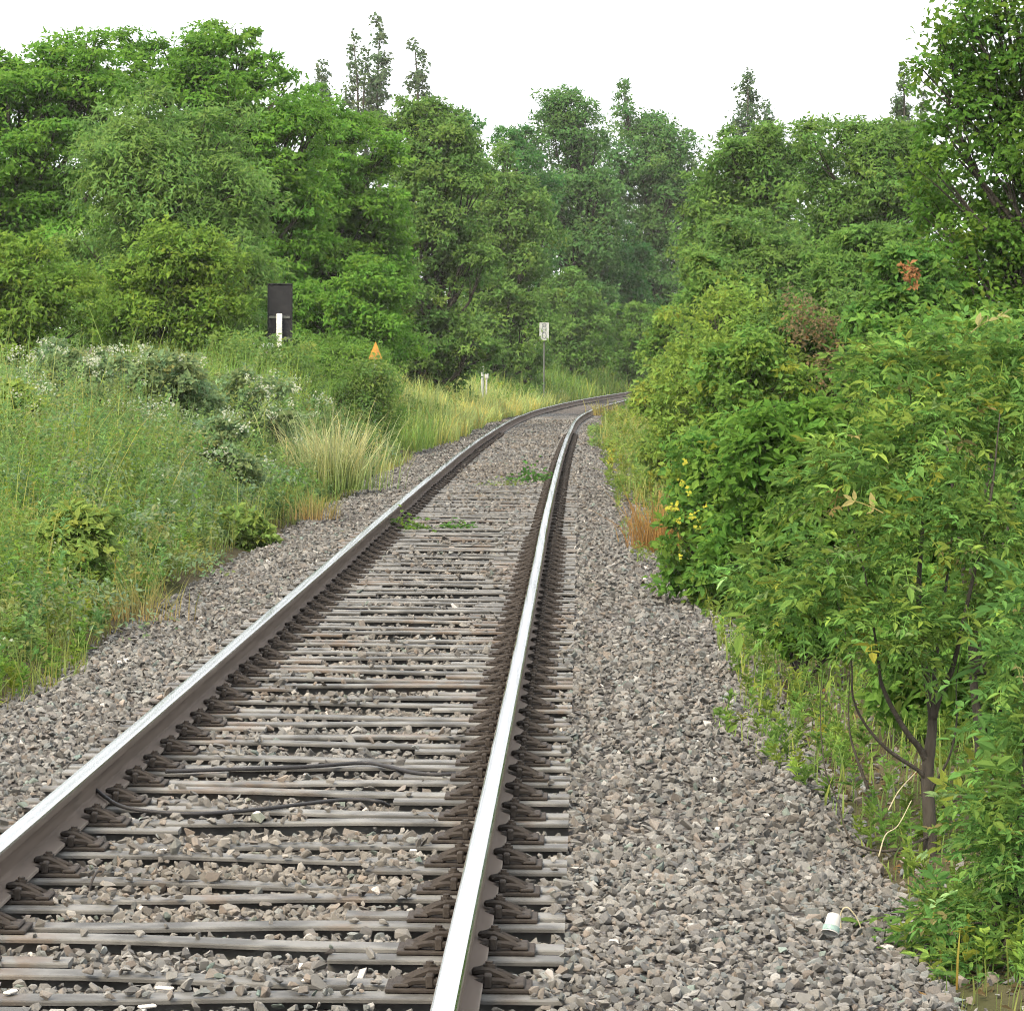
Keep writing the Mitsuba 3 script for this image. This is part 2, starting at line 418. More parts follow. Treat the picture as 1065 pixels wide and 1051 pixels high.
def stones(s0, s1, per, size, nv):
    n = int((s1 - s0) * 4.3 * per)
    s, off = rng.uniform(s0, s1, n), rng.uniform(-2.2, 2.2, n)
    r = size * np.exp(rng.normal(0, 0.28, n)) * 0.5
    r = np.minimum(r, 0.05 if s0 > 50 else 0.04)
    inner = np.abs(off) < HALF
    on = on_beam(s, off, 0.3 * r * 0 + 0.012)
    patch = meshkit.noise(np.stack([s * 1.1, off * 1.6, 0 * s], -1), 8)
    ok = (~on) | (rng.random(n) < np.maximum(np.where(patch > 0.6, 0.4, 0.03), np.interp(s, [34, 50], [0, 1.0])))
    ok &= ~(np.abs(np.abs(off) - 0.75) < 0.085 + r)
    clipzone = np.abs(np.abs(off) - 0.75) < 0.2
    ok &= ~(clipzone & on)
    s, off, r, on, inner = (q[ok] for q in (s, off, r, on, inner))
    z = bed_z(off, s) + rng.uniform(-0.012, 0.02, len(s)) + 0.004
    z = np.where(on, r * 0.45, z)
    z = np.where(inner & ~on, np.minimum(z, 0.014 - r * 0.4 + np.interp(s, [36, 50], [0, 0.03])), z)
    p = line(s, off, z)
    R = rotations(len(s))
    tone = TONES[rng.choice(len(TONES), len(s), p=[.25, .17, .17, .12, .1, .07, .07, .05])] * np.exp(rng.normal(0, 0.16, (len(s), 1)))
    green = rng.random(len(s)) < 0.02
    tone[green] = tone[green] * [0.85, 1.05, 1.0]
    pale = rng.random(len(s)) < 0.006
    tone[pale] = A([0.42, 0.41, 0.39])
    browner = np.clip(meshkit.noise(np.stack([s * 0.5, off * 1.0, 0 * s], -1), 2) - 0.3, 0, 1)[:, None] * (np.abs(off) < 1.0)[:, None]
    tone = tone * (1 - browner * A([0.05, 0.14, 0.24]))
    shapes = [stone_shape(nv) for _ in range(48)]
    pick = rng.integers(0, 48, len(s))
    out = []
    for h, (v, f) in enumerate(shapes):
        m = np.nonzero(pick == h)[0]
        if len(m):
            V = np.einsum('kij,nj->kni', R[m], v) * r[m, None, None] + p[m, None]
            out.append((m, V, f))
    return p, r, tone, out


stuff = MB(); single = []
for args in ((8.3, 13, 1250, 0.04, 11), (13, 22, 640, 0.048, 8), (22, 36, 330, 0.056, 7), (36, 56, 150, 0.066, 6), (56, 96, 75, 0.085, 5)):
    p, r, tone, out = stones(*args)
    dist = np.linalg.norm(p - EYE, axis=1)
    px = r * 2 / dist * F
    qy = (p - EYE); d = qy @ fwd; ux, uy = qy @ RIGHT / d * F, -(qy @ UP) / d * F
    seen = (np.abs(ux) < 520) & (uy < 512) & (uy > 0) & (p[:, 2] > -0.07)
    big = set(np.argsort(-(px * seen))[:300].tolist()) if args[0] < 9 else set()
    for m, V, f in out:
        keep = A([a not in big for a in m], bool)
        for a, vv in zip(m[~keep], V[~keep]):
            single.append((vv, f, tone[a]))
        if keep.any():
            K, nvv = int(keep.sum()), V.shape[1]
            F_ = (f[None] + (np.arange(K) * nvv)[:, None, None]).reshape(-1, 3)
            stuff.add(V[keep].reshape(-1, 3), F_, np.repeat(tone[m[keep]], nvv, 0))
obj('stones', stuff.ply('stone'), 'ballast_bed', None, None, None, 'stuff')
for vv, f, c in single:
    obj('stone', mikit.ply((vv, f), 'stone', False, color=np.tile(c, (len(vv), 1))), 'ballast_bed')

# ------------------------------------------------------------------ plants: leaves, blades, crowns
def tints(rgb, n, k=0.22, hue=0.1):
    c = np.asarray(rgb, float)
    c = np.broadcast_to(c, (n, 3)) * np.exp(rng.normal(0, k, (n, 1)))
    t = np.maximum(rng.normal(0.25 * hue, hue, (n, 1)), -0.1)
    return np.clip(c * np.exp(t * A([1.0, 0.1, -0.5])), 0.003, 0.9)


def leaves(m, pos, nrm, size, rgb, aspect=0.55, shape=4, axis=None):
    """Adds leaves to m: folded diamonds (shape 4), or pointed ovals (shape 6). axis: where each leaf points."""
    n = len(pos)
    if axis is None:
        axis = rng.normal(size=(n, 3)); axis[:, 2] -= 0.35
    nrm = unit(nrm); ax = unit(axis - nrm * np.sum(axis * nrm, 1, keepdims=True)); sd = np.cross(nrm, ax)
    L = (np.broadcast_to(size, (n,)) * np.exp(rng.normal(0, 0.18, n)))[:, None]; W = L * aspect * 0.5
    if shape == 3:
        V = np.stack([pos - sd * W * 0.8, pos + sd * W * 0.8, pos + ax * L], 1)
        f = A([[0, 1, 2]])
    elif shape == 4:
        V = np.stack([pos, pos + ax * L * 0.5 + sd * W + nrm * W * 0.45, pos + ax * L, pos + ax * L * 0.5 - sd * W + nrm * W * 0.45], 1)
        f = A([[0, 1, 2], [0, 2, 3]])
    else:
        V = np.stack([pos, pos + ax * L * 0.3 + sd * W * 0.9 + nrm * W * 0.3, pos + ax * L * 0.62 + sd * W * 0.75 + nrm * W * 0.25 - nrm * L * 0.02, pos + ax * L - nrm * L * 0.12,
                      pos + ax * L * 0.62 - sd * W * 0.75 + nrm * W * 0.25 - nrm * L * 0.02, pos + ax * L * 0.3 - sd * W * 0.9 + nrm * W * 0.3], 1)
        f = A([[0, 1, 2], [0, 2, 3], [0, 3, 4], [0, 4, 5]])
    k = V.shape[1]
    m.add(V.reshape(-1, 3), (f[None] + (np.arange(n) * k)[:, None, None]).reshape(-1, 3), np.repeat(np.broadcast_to(rgb, (n, 3)), k, 0))
    return V, f


def ball(n):
    return unit(rng.normal(size=(n, 3)))


def crown(puffs, n, size, rgb, flat=0.75, aspect=0.55, shape=4, k=0.2, hue=0.1, sub=16, droop=0.0, spread=0.3):
    """Foliage over rounded clumps: puffs = [(centre, radius or three radii)]."""
    m = MB()
    R = A([np.broadcast_to(r, (3,)) for _, r in puffs]); C = A([c for c, _ in puffs])
    w = (R[:, 0] * R[:, 2]) ** 1.0; w = w / w.sum()
    for c, r, cnt in zip(C, R, np.maximum((w * n).astype(int), 8)):
        ns = max(4, int(sub))
        d = ball(ns); d[:, 2] = np.where(d[:, 2] < -0.75, -d[:, 2], d[:, 2])
        sc = c + d * r * rng.uniform(0.5, 1.18, (ns, 1))
        g = rng.integers(0, ns, cnt)
        o = np.clip(rng.normal(size=(cnt, 3)), -1.6, 1.6) * [1, 1, flat] * spread * r * rng.uniform(0.55, 1.25, (ns, 1))[g]
        pos = sc[g] + o
        out = unit((pos - c) / r)
        nrm = out * 0.55 + rng.normal(size=(cnt, 3)) * 0.5 + A([0, 0, 0.55])
        axis = rng.normal(size=(cnt, 3)) + out * 0.6 + A([0, 0, -0.25 - droop])
        col = tints(rgb, ns, k * 0.6, hue * 0.7)[g] * tints((1, 1, 1), cnt, k, hue)
        leaves(m, pos, nrm, size, col, aspect, shape, axis)
    return m


def skeleton(base, top, radius, puffs, n=9, lean=0.0):
    """Trunk with limbs that run to the clumps."""
    m = MB()
    base, top = A(base, float), A(top, float)
    h = top[2] - base[2]
    path = smooth_path([base - [0, 0, 0.15], base + (top - base) * 0.33 + [rng.normal(0, .04) * h, rng.normal(0, .04) * h, 0], base + (top - base) * 0.66 + [rng.normal(0, .04) * h, rng.normal(0, .04) * h, 0], top], n)
    m.add(*tube(path, radius * np.linspace(1.15, 0.25, n), 7))
    for c, r in puffs:
        r = np.broadcast_to(r, (3,))
        i = int(np.clip(np.searchsorted(path[:, 2], c[2] - 0.35 * h), 1, n - 2))
        a = path[i]; mid = (a + c) / 2 + [0, 0, -0.08 * h] + rng.normal(0, 0.03 * h, 3)
        b = bez(a, mid, A(c) + [0, 0, r[2] * 0.4], 6)
        m.add(*tube(b, np.linspace(radius * 0.42, radius * 0.07, 6), 5))
        for _ in range(3):
            e = A(c) + ball(1)[0] * r * 0.8
            m.add(*tube(bez(b[3], (b[4] + e) / 2, e, 4), np.linspace(radius * 0.16, radius * 0.03, 4), 4))
    return m


def dome(px0, px1, py0, py1, Y, n, rmin=0.26, rmax=0.42, depth=1.0, fill=0.25, squash=0.8):
    """Clumps over a crown that fills this span of the view at the distance Y, nearly as deep as it is wide."""
    c = (at(px0, py1, Y) + at(px1, py0, Y)) / 2
    hw, hh = (at(px1, py0, Y)[0] - at(px0, py0, Y)[0]) / 2, (at(px0, py0, Y)[2] - at(px0, py1, Y)[2]) / 2
    half, out = A([hw, hw * depth, hh]), []
    for i in range(n):
        d = ball(1)[0]
        if d[1] > 0.3 and rng.random() < 0.5:
            d[1] = -d[1]
        p = np.where(d[2] < 0, 3.2, 2.3)
        d = d / np.sum(np.abs(d) ** p) ** (1 / p)
        q = rng.uniform(0.86, 1.05) if rng.random() > fill else rng.uniform(0.1, 0.8)
        r = rng.uniform(rmin * 0.55, rmax) * min(hw, hh)
        q = q * (1.12 if r < rmin * min(hw, hh) and rng.random() < 0.5 else 1.0)
        rr = A([r, r, r * squash])
        out.append((c + d * np.maximum(half - rr * 0.95, 0.05) * q, rr))
    return out


def plant(name, label, cat, foot, top, radius, puffs, n, size, rgb, group=None, crown_name='crown', stem='trunk', **kw):
    t = thing(name, label, cat, group)
    obj(stem, skeleton(foot, top, radius, puffs).ply('bark', True), t)
    obj(crown_name, crown(puffs, n, size, rgb, **kw).ply('foliage'), t)
    return t


def tree(name, label, px0, px1, py0, py1, Y, rgb, n, size, clumps=16, radius=0.12, extra=(), group=None, cat='tree', depth=0.9, **kw):
    pk = {q: kw.pop(q) for q in ('rmin', 'rmax', 'fill', 'squash') if q in kw}
    pf = dome(px0, px1, py0, py1, Y, int(clumps * 2.7), depth=depth, **pk)
    size, n = size * 1.3, int(n * 1.3)
    if Y > 48:
        n, size, kw['shape'], kw['aspect'] = int(n * 2.1), size * 0.92, 3, kw.get('aspect', 0.6) * 1.15
    for ex, ey, er in extra:
        c = at(ex, ey, Y + rng.normal(0, 0.4)); r = er / F * Y
        pf.append((c, A([r, r, r * 0.85])))
    c = at((px0 + px1) / 2, py1, Y); tp = at((px0 + px1) / 2, py0 + 0.25 * (py1 - py0), Y)
    foot = A([c[0], Y, ground_at(c[0], Y)])
    return plant(name, label, cat, foot, tp, radius, pf, n, size, rgb, group, **kw)


rng = np.random.default_rng(21)
G = dict(
    robinia=(0.16, 0.31, 0.055), willow=(0.19, 0.31, 0.09), olive=(0.16, 0.27, 0.075), lime=(0.2, 0.31, 0.06), deep=(0.095, 0.22, 0.07), blue=(0.125, 0.24, 0.08),
    mid=(0.155, 0.27, 0.07), dark=(0.125, 0.24, 0.045), yellow=(0.26, 0.36, 0.08), fresh=(0.16, 0.29, 0.065))

# left bank, from near to far
tree('shrub', 'yellow-green leafy shrub in front of the left trees, at the left edge of the photo', -60, 110, 245, 400, 57, G['lime'], 9000, 0.075, 14, 0.05, cat='shrub', group='shrubs on the left bank')
tree('shrub', 'yellow-green rounded shrub between grass and trees, left of the black board', 95, 262, 232, 400, 60, G['lime'], 11000, 0.075, 15, 0.05, ((170, 250, 22), (215, 262, 20)), cat='shrub', group='shrubs on the left bank')
tree('shrub', 'bright green low shrub under the layered trees, right of the black board', 285, 440, 268, 400, 74, G['robinia'], 11000, 0.085, 16, 0.05, ((262, 318, 28), (275, 345, 26), (240, 330, 28), (255, 290, 24)), cat='shrub', group='shrubs on the left bank')
tree('willow_tree', 'pale grey-green tree with glossy hanging leaves in the left group of trees', 60, 292, 96, 385, 66, G['willow'], 20000, 0.1, 20, 0.1, ((150, 105, 26), (110, 130, 24), (215, 130, 25)), aspect=0.4, droop=0.6)
tree('robinia_tree', 'tall bright green tree with layered crown, tallest on the left', 130, 345, 30, 385, 76, G['robinia'], 26000, 0.1, 26, 0.16, ((245, 38, 22), (225, 45, 24), (275, 70, 22), (170, 60, 26), (300, 90, 20), (130, 52, 24), (150, 90, 34), (200, 90, 36), (260, 110, 38), (310, 140, 34), (110, 80, 34), (250, 170, 40)), flat=0.5, squash=0.6)
tree('robinia_tree', 'bright green tree with layered crown at the left edge of the photo', -90, 160, 50, 390, 74, G['robinia'], 24000, 0.1, 24, 0.16, ((100, 52, 24), (45, 65, 22), (10, 85, 22), (70, 60, 28), (60, 110, 40), (20, 130, 40), (100, 100, 36), (-10, 170, 45), (50, 190, 42), (110, 160, 40)), flat=0.5, squash=0.6)
tree('robinia_tree', 'bright green tree with layered boughs behind the black board and orange triangle', 265, 428, 95, 392, 82, G['robinia'], 22000, 0.1, 24, 0.14, ((330, 110, 22), (350, 130, 22), (405, 235, 22), (380, 190, 24), (340, 250, 40), (390, 280, 36), (330, 310, 36), (390, 330, 34), (410, 300, 24), (300, 280, 36)), flat=0.5, squash=0.6)
tree('broadleaf_tree', 'dull olive green tree right of the layered left trees', 375, 525, 108, 405, 100, G['olive'], 24000, 0.11, 26, 0.16, ((420, 118, 18), (450, 120, 18), (395, 135, 18)))
tree('broadleaf_tree', 'olive green tree with crown leaning over the far left bank', 450, 585, 165, 410, 124, G['olive'], 20000, 0.12, 22, 0.15, ((540, 215, 20), (500, 190, 20)))
tree('broadleaf_tree', 'dark green tree behind the olive trees left of the centre', 455, 590, 125, 390, 150, G['deep'], 14000, 0.14, 20, 0.17, ((490, 130, 16), (525, 155, 14)))
tree('shrub', 'grey-green shrub behind the thin white post', 440, 568, 285, 415, 132, G['olive'], 9000, 0.11, 14, 0.06, cat='shrub', group='shrubs along the far curve')
tree('shrub', 'green shrub behind the small white sign', 545, 640, 285, 405, 148, G['mid'], 8000, 0.12, 13, 0.06, cat='shrub', group='shrubs along the far curve')
tree('shrub', 'bright green shrub where the rails vanish round the curve', 610, 700, 310, 402, 160, G['fresh'], 8000, 0.13, 12, 0.06, cat='shrub', group='shrubs along the far curve')
tree('broadleaf_tree', 'tall bluish green tree in the centre background, left of the spire-topped one', 530, 645, 100, 395, 165, G['blue'], 18000, 0.16, 22, 0.2, ((590, 108, 18), (575, 130, 18), (610, 120, 16), (560, 190, 30), (600, 190, 34), (580, 250, 34), (620, 240, 34), (550, 150, 24), (600, 300, 34)))
tree('broadleaf_tree', 'tall bluish green tree with a narrow spire-like top, centre background', 600, 735, 112, 395, 178, G['blue'], 20000, 0.17, 24, 0.2, ((648, 88, 7), (648, 100, 9), (650, 115, 12), (690, 130, 14), (715, 165, 14), (640, 160, 28), (680, 180, 30), (640, 210, 34), (690, 240, 34), (650, 280, 36), (705, 200, 22), (665, 130, 22)))
tree('broadleaf_tree', 'round dark green tree low in the centre background', 590, 690, 240, 390, 168, G['deep'], 12000, 0.15, 16, 0.15)
tree('broadleaf_tree', 'dark green tree filling the gap at the end of the line', 680, 790, 185, 390, 200, G['blue'], 14000, 0.18, 20, 0.18)


def poplar(label, stems, Y, rgb, n, size, foot):
    pf = []
    for (x, y0, y1, w) in stems:
        for t in np.linspace(0, 1, 9):
            r = w / F * Y * (0.45 + 0.55 * min(1, 2.2 * t + 0.1))
            pf.append((at(x + rng.normal(0, w * 0.25), y0 + (y1 - y0) * t, Y + rng.normal(0, 0.5)), A([r, r, r * 1.5])))
    c = at(stems[0][0], foot, Y); base = A([c[0], Y, ground_at(c[0], Y) - 0.2])
    t = thing('poplar_tree', label, 'tree', 'poplars behind the trees')
    m = MB()
    for (x, y0, y1, w) in stems:
        a, b = at(x, y0 + 6, Y), at(x, y1, Y)
        k = (base + b) / 2; k[0] = b[0] * 0.8 + base[0] * 0.2
        pts = smooth_path([base, k, b, (a + b) / 2 + [rng.normal(0, .15), 0, 0], a], 16)
        m.add(*tube(pts, np.linspace(0.2, 0.03, 16), 6))
    obj('trunk', m.ply('bark', True), t)
    obj('crown', crown(pf, n, size, rgb, sub=9, spread=0.42, aspect=0.7).ply('foliage'), t)
    return t


poplar('slender poplar with several upright tops behind the left trees', [(368, 38, 170, 7), (395, 26, 170, 10), (381, 55, 170, 7), (432, 48, 160, 8)], 230, (0.13, 0.19, 0.1), 6000, 0.26, 330)
poplar('small grey poplar top showing above the left trees, left of the taller poplar', [(335, 72, 150, 9)], 240, (0.13, 0.19, 0.11), 1500, 0.26, 330)
poplar('slender poplar standing alone behind the right trees, right of the centre gap', [(778, 84, 210, 11), (797, 112, 210, 7)], 210, (0.12, 0.19, 0.1), 4500, 0.24, 330)
poplar('dark poplar half hidden by the big right tree', [(940, 76, 210, 9), (958, 100, 210, 7)], 180, (0.12, 0.19, 0.08), 3500, 0.22, 330)

tree('shrub', 'rounded fresh green shrub with yellowish tips at the end of the near left bank', 300, 416, 352, 480, 64, (0.18, 0.31, 0.07), 16000, 0.055, 20, 0.03, ((325, 365, 24), (365, 375, 26), (395, 400, 22), (400, 440, 22), (340, 420, 34), (380, 420, 30)), cat='shrub', group='shrubs on the left bank', aspect=0.35, fill=0.1)


def bramble(label, px0, px1, py0, py1, Y, n, bloom=0):
    t = tree('bramble', label, px0, px1, py0, py1, Y, (0.25, 0.33, 0.17) if Y > 36 else (0.26, 0.35, 0.1), n, 0.06, 11, 0.012, group='brambles on the left bank', cat='bush', crown_name='leaves', stem='stems', hue=0.16)
    if bloom:
        q = A([at(rng.uniform(px0, px1), py0 + abs(rng.normal(0, 0.3)) * (py1 - py0), Y - rng.uniform(.1, .5)) for _ in range(bloom)])
        m = MB(); qq = np.repeat(q, 16, 0) + rng.normal(0, .03, (bloom * 16, 3))
        leaves(m, qq, rng.normal(0, .5, qq.shape) + [0, -.6, .8], .025, tints((0.5, 0.5, 0.43), len(qq), .12, .05), .9, 4)
        obj('blossoms', m.ply('foliage'), t, 'pale blossoms', None, None, 'stuff')


bramble('bramble with whitish blossoms along the crest of the left bank, farthest left', 10, 130, 352, 440, 44, 4200, 26)
bramble('grey-green bramble with whitish blossoms and dead stalk on the crest of the left bank', 90, 225, 362, 450, 41, 4600, 30)
bramble('bramble with a few pale blossoms left of the straw coloured tuft', 215, 315, 385, 480, 46, 4200, 14)
bramble('green bramble low on the left bank, above the red-brown grass', 190, 275, 430, 540, 38, 3600, 5)
bramble('bright green leafy bush at the lower left bank near the gravel', 40, 125, 520, 640, 25, 3200)
bramble('small green bramble at the gravel edge beside the reddish tuft', 215, 290, 525, 590, 34, 2200)
bramble('green bramble at the left edge of the photo, midway up the bank', -40, 60, 400, 520, 33, 3600, 6)

# right bank, from far to near
tree('broadleaf_tree', 'broad mid green tree on the right beyond the yellow shrub', 712, 865, 132, 395, 95, G['mid'], 22000, 0.11, 24, 0.16, ((800, 145, 20), (760, 165, 22), (735, 190, 20), (840, 140, 20), (780, 175, 34), (835, 180, 34), (740, 230, 30), (800, 240, 40)))
tree('broadleaf_tree', 'broad mid green tree on the right beside the big dark one', 830, 1000, 128, 395, 84, G['mid'], 22000, 0.1, 24, 0.15, ((870, 138, 18), (910, 140, 20), (945, 135, 18), (845, 150, 22), (890, 165, 34), (940, 175, 34), (850, 200, 34)))
tree('shrub', 'dull green shrub rising behind the yellow shrub on the right', 700, 850, 225, 380, 68, G['olive'], 12000, 0.085, 16, 0.06, cat='shrub', group='shrubs on the right bank')
tree('shrub', 'dark green shrub below the big right tree', 820, 990, 235, 380, 52, G['mid'], 13000, 0.075, 17, 0.06, cat='shrub', group='shrubs on the right bank')
tree('broadleaf_tree', 'big dark green tree at the right edge reaching out of the photo', 962, 1230, -90, 400, 36, G['dark'], 36000, 0.06, 22, 0.1,
     ((975, 50, 26), (1000, 20, 26), (985, 110, 26), (970, 175, 24), (1010, 70, 30), (1040, 120, 34), (990, 250, 30), (1030, 10, 28), (960, 220, 28), (965, 280, 30), (1000, 200, 34), (1040, 260, 36), (1010, 310, 34), (1050, 200, 40), (1060, 300, 40), (950, 310, 26), (985, 340, 30), (960, 80, 20), (985, 150, 30), (1000, 290, 38), (1045, 240, 42), (1020, 340, 36), (975, 230, 28)), spread=0.34, hue=0.16)
tree('shrub', 'yellow-green flowering shrub beside the track curve on the right', 672, 835, 305, 520, 42, G['yellow'], 13000, 0.06, 18, 0.04, ((700, 330, 16), (740, 318, 18), (800, 330, 16)), cat='shrub', group='shrubs on the right bank', aspect=0.45)
tree('shrub', 'green shrub with reddish withered patch right of the yellow-green one', 770, 915, 300, 470, 39, (0.16, 0.26, 0.075), 9000, 0.055, 16, 0.03, cat='shrub', group='shrubs on the right bank', hue=0.2)
obj('withered_leaves', crown([(at(848 + dx, 335 + dy, 38.2), A([.16, .16, .2])) for dx, dy in ((0, 0), (12, 18), (-14, 8), (22, 40), (8, 55), (-20, -14))], 900, 0.05, (0.27, 0.2, 0.12), k=0.25, hue=0.15).ply('foliage'), 'shrub_%03d' % (sum(1 for q in labels if q.startswith('shrub') and '__' not in q) - 1), 'reddish brown withered leaves')
tree('shrub', 'light green shrub with reddish shoot tips between the yellow-green shrub and the front thicket', 715, 850, 345, 520, 34, (0.18, 0.3, 0.07), 11000, 0.055, 16, 0.03, cat='shrub', group='shrubs on the right bank', hue=0.22)
tree('shrub', 'green shrub under the big right tree with one rust coloured shoot', 880, 1000, 255, 400, 33, (0.13, 0.25, 0.06), 10000, 0.06, 15, 0.03, cat='shrub', group='shrubs on the right bank', hue=0.15)
obj('withered_leaves', crown([(at(948, 288, 32.4), A([.07, .07, .12]))], 120, 0.05, (0.42, 0.2, 0.1), k=0.2, hue=0.1).ply('foliage'), 'shrub_%03d' % (sum(1 for q in labels if q.startswith('shrub') and '__' not in q) - 1), 'rust coloured shoot')
tree('shrub', 'low yellow-green shrub nearest the far bend, reaching onto the gravel', 655, 735, 372, 505, 44, (0.24, 0.34, 0.09), 7000, 0.055, 14, 0.02, cat='shrub', group='shrubs on the right bank', hue=0.18, aspect=0.45)
tree('shrub', 'green shrub behind the low yellow-green one, hiding the end of the rails', 662, 740, 320, 425, 72, (0.17, 0.29, 0.07), 7000, 0.075, 13, 0.03, cat='shrub', group='shrubs on the right bank', hue=0.15)
tree('shrub', 'green shrub filling the slope behind the yellow-green shrub', 690, 800, 270, 420, 50, (0.16, 0.27, 0.07), 9000, 0.07, 14, 0.04, cat='shrub', group='shrubs on the right bank', hue=0.18)
tree('shrub', 'green shrub with pale leaf undersides behind the front thicket', 860, 1110, 325, 560, 29, G['fresh'], 15000, 0.062, 20, 0.04, ((905, 340, 22), (960, 335, 20), (1030, 340, 24)), cat='shrub', group='shrubs on the right bank', hue=0.2)
yf = tree('shrub', 'green shrub with small yellow flowers at the ballast edge', 690, 850, 425, 640, 26, G['fresh'], 11000, 0.05, 18, 0.03, ((720, 470, 24), (705, 560, 22)), cat='shrub', group='shrubs on the right bank', hue=0.2)
q = A([at(712 + rng.normal(0, 13), 520 + rng.normal(0, 26), 25.0 + rng.normal(0, .12)) for _ in range(15)])
m = MB(); qq = np.repeat(q, 6, 0) + rng.normal(0, .011, (15 * 6, 3))
leaves(m, qq, rng.normal(0, .5, qq.shape) + [0, -.8, .6], .024, tints((0.5, 0.46, 0.07), len(qq), .12, .05), .8, 4)
obj('flowers', m.ply('foliage'), yf, 'small yellow flowers', None, None, 'stuff')
tree('shrub', 'dense green shrub leaning over the gravel before the yellow-flowered one', 735, 930, 405, 690, 20.5, G['dark'], 12000, 0.05, 20, 0.03, cat='shrub', group='shrubs on the right bank', shape=6, aspect=0.5)
tree('shrub', 'green shrub behind the thin tree at the right edge', 900, 1130, 420, 760, 17.5, G['fresh'], 9000, 0.055, 18, 0.03, cat='shrub', group='shrubs on the right bank', shape=6)


# ------------------------------------------------------------------ grasses and herbs
def on_plane(px, py, z=0.0):
    d = fwd + RIGHT * ((px - PW / 2) / F) - UP * ((py - PH / 2) / F)
    return EYE + d * ((z - EYE[2]) / d[2])


def blades(m, pos, h, lean, width, low, high, levels=3):
    n = len(pos)
    a = rng.uniform(0, np.pi, n); side = np.stack([np.cos(a), np.sin(a), 0 * a], 1)
    t = A([0, 0.45, 0.8, 1.0]) if levels == 3 else A([0, 0.6, 1.0])
    wd = A([0.9, 1.0, 0.6]) if levels == 3 else A([1.0, 0.8])
    L3 = np.concatenate([lean, np.zeros((n, 1))], 1)
    V, C = [], []
    for i, u in enumerate(t):
        p = pos + h[:, None] * (u * A([0, 0, 1.0]) * (1 - 0.25 * u * np.linalg.norm(lean, axis=1, keepdims=True)) + L3 * u * u)
        c = low * (1 - u) + high * u
        if i < len(wd):
            w = np.broadcast_to(width, (n,))[:, None] * wd[i] * 0.5
            V += [p - side * w, p + side * w]; C += [c, c]
        else:
            V.append(p); C.append(c)
    V, C = np.stack(V, 1), np.stack(C, 1)
    f = []
    for i in range(len(wd) - 1):
        f += [[2 * i, 2 * i + 1, 2 * i + 3], [2 * i, 2 * i + 3, 2 * i + 2]]
    e = 2 * (len(wd) - 1); f += [[e, e + 1, e + 2]]
    k = V.shape[1]
    m.add(V.reshape(-1, 3), (A(f)[None] + (np.arange(n) * k)[:, None, None]).reshape(-1, 3), C.reshape(-1, 3))


def scatter(s0, s1, o0, o1, per, margin=560):
    n = int((s1 - s0) * abs(o1 - o0) * per)
    s, off = rng.uniform(s0, s1, n), rng.uniform(o0, o1, n)
    p = line(s, off)
    p[:, 2] = np.maximum(terrain(p[:, 0], p[:, 1]), bed_z(off) + grade(s) - 0.02)
    d = (p - EYE) @ fwd
    ok = np.abs((p - EYE) @ RIGHT / d * F) < margin
    return s[ok], off[ok], p[ok]


def grass(m, s0, s1, o0, o1, per, height, low, high, width, keep=None, lean=0.35, levels=3, clump=0.8, jitter=0.3):
    s, off, p = scatter(s0, s1, o0, o1, per)
    if keep is not None:
        k = keep(s, off); s, off, p = s[k], off[k], p[k]
    hn = meshkit.fbm(np.stack([p[:, 0] * clump, p[:, 1] * clump, 0 * s], -1), 2, 7)
    h = (height(s, off) if callable(height) else height) * (0.45 + 1.1 * hn) * np.exp(rng.normal(0, jitter, len(s)))
    a = rng.uniform(0, 2 * np.pi, len(s)); l = np.abs(rng.normal(0, lean, len(s)))
    ln = np.stack([np.cos(a) * l + 0.06, np.sin(a) * l], 1)
    hue = meshkit.noise(np.stack([p[:, 0] * 0.9, p[:, 1] * 0.6, 0 * s + 3], -1), 9)[:, None]
    lo, hi = tints(low, len(s), 0.25, 0.15), tints(high, len(s), 0.25, 0.15)
    dry = A([1.35, 1.08, 0.95]) * (hue > 0.72) + (hue <= 0.72)
    blades(m, p, h, ln, width * np.exp(rng.normal(0, 0.25, len(s))), lo * dry, hi * dry, levels)
    return p, h


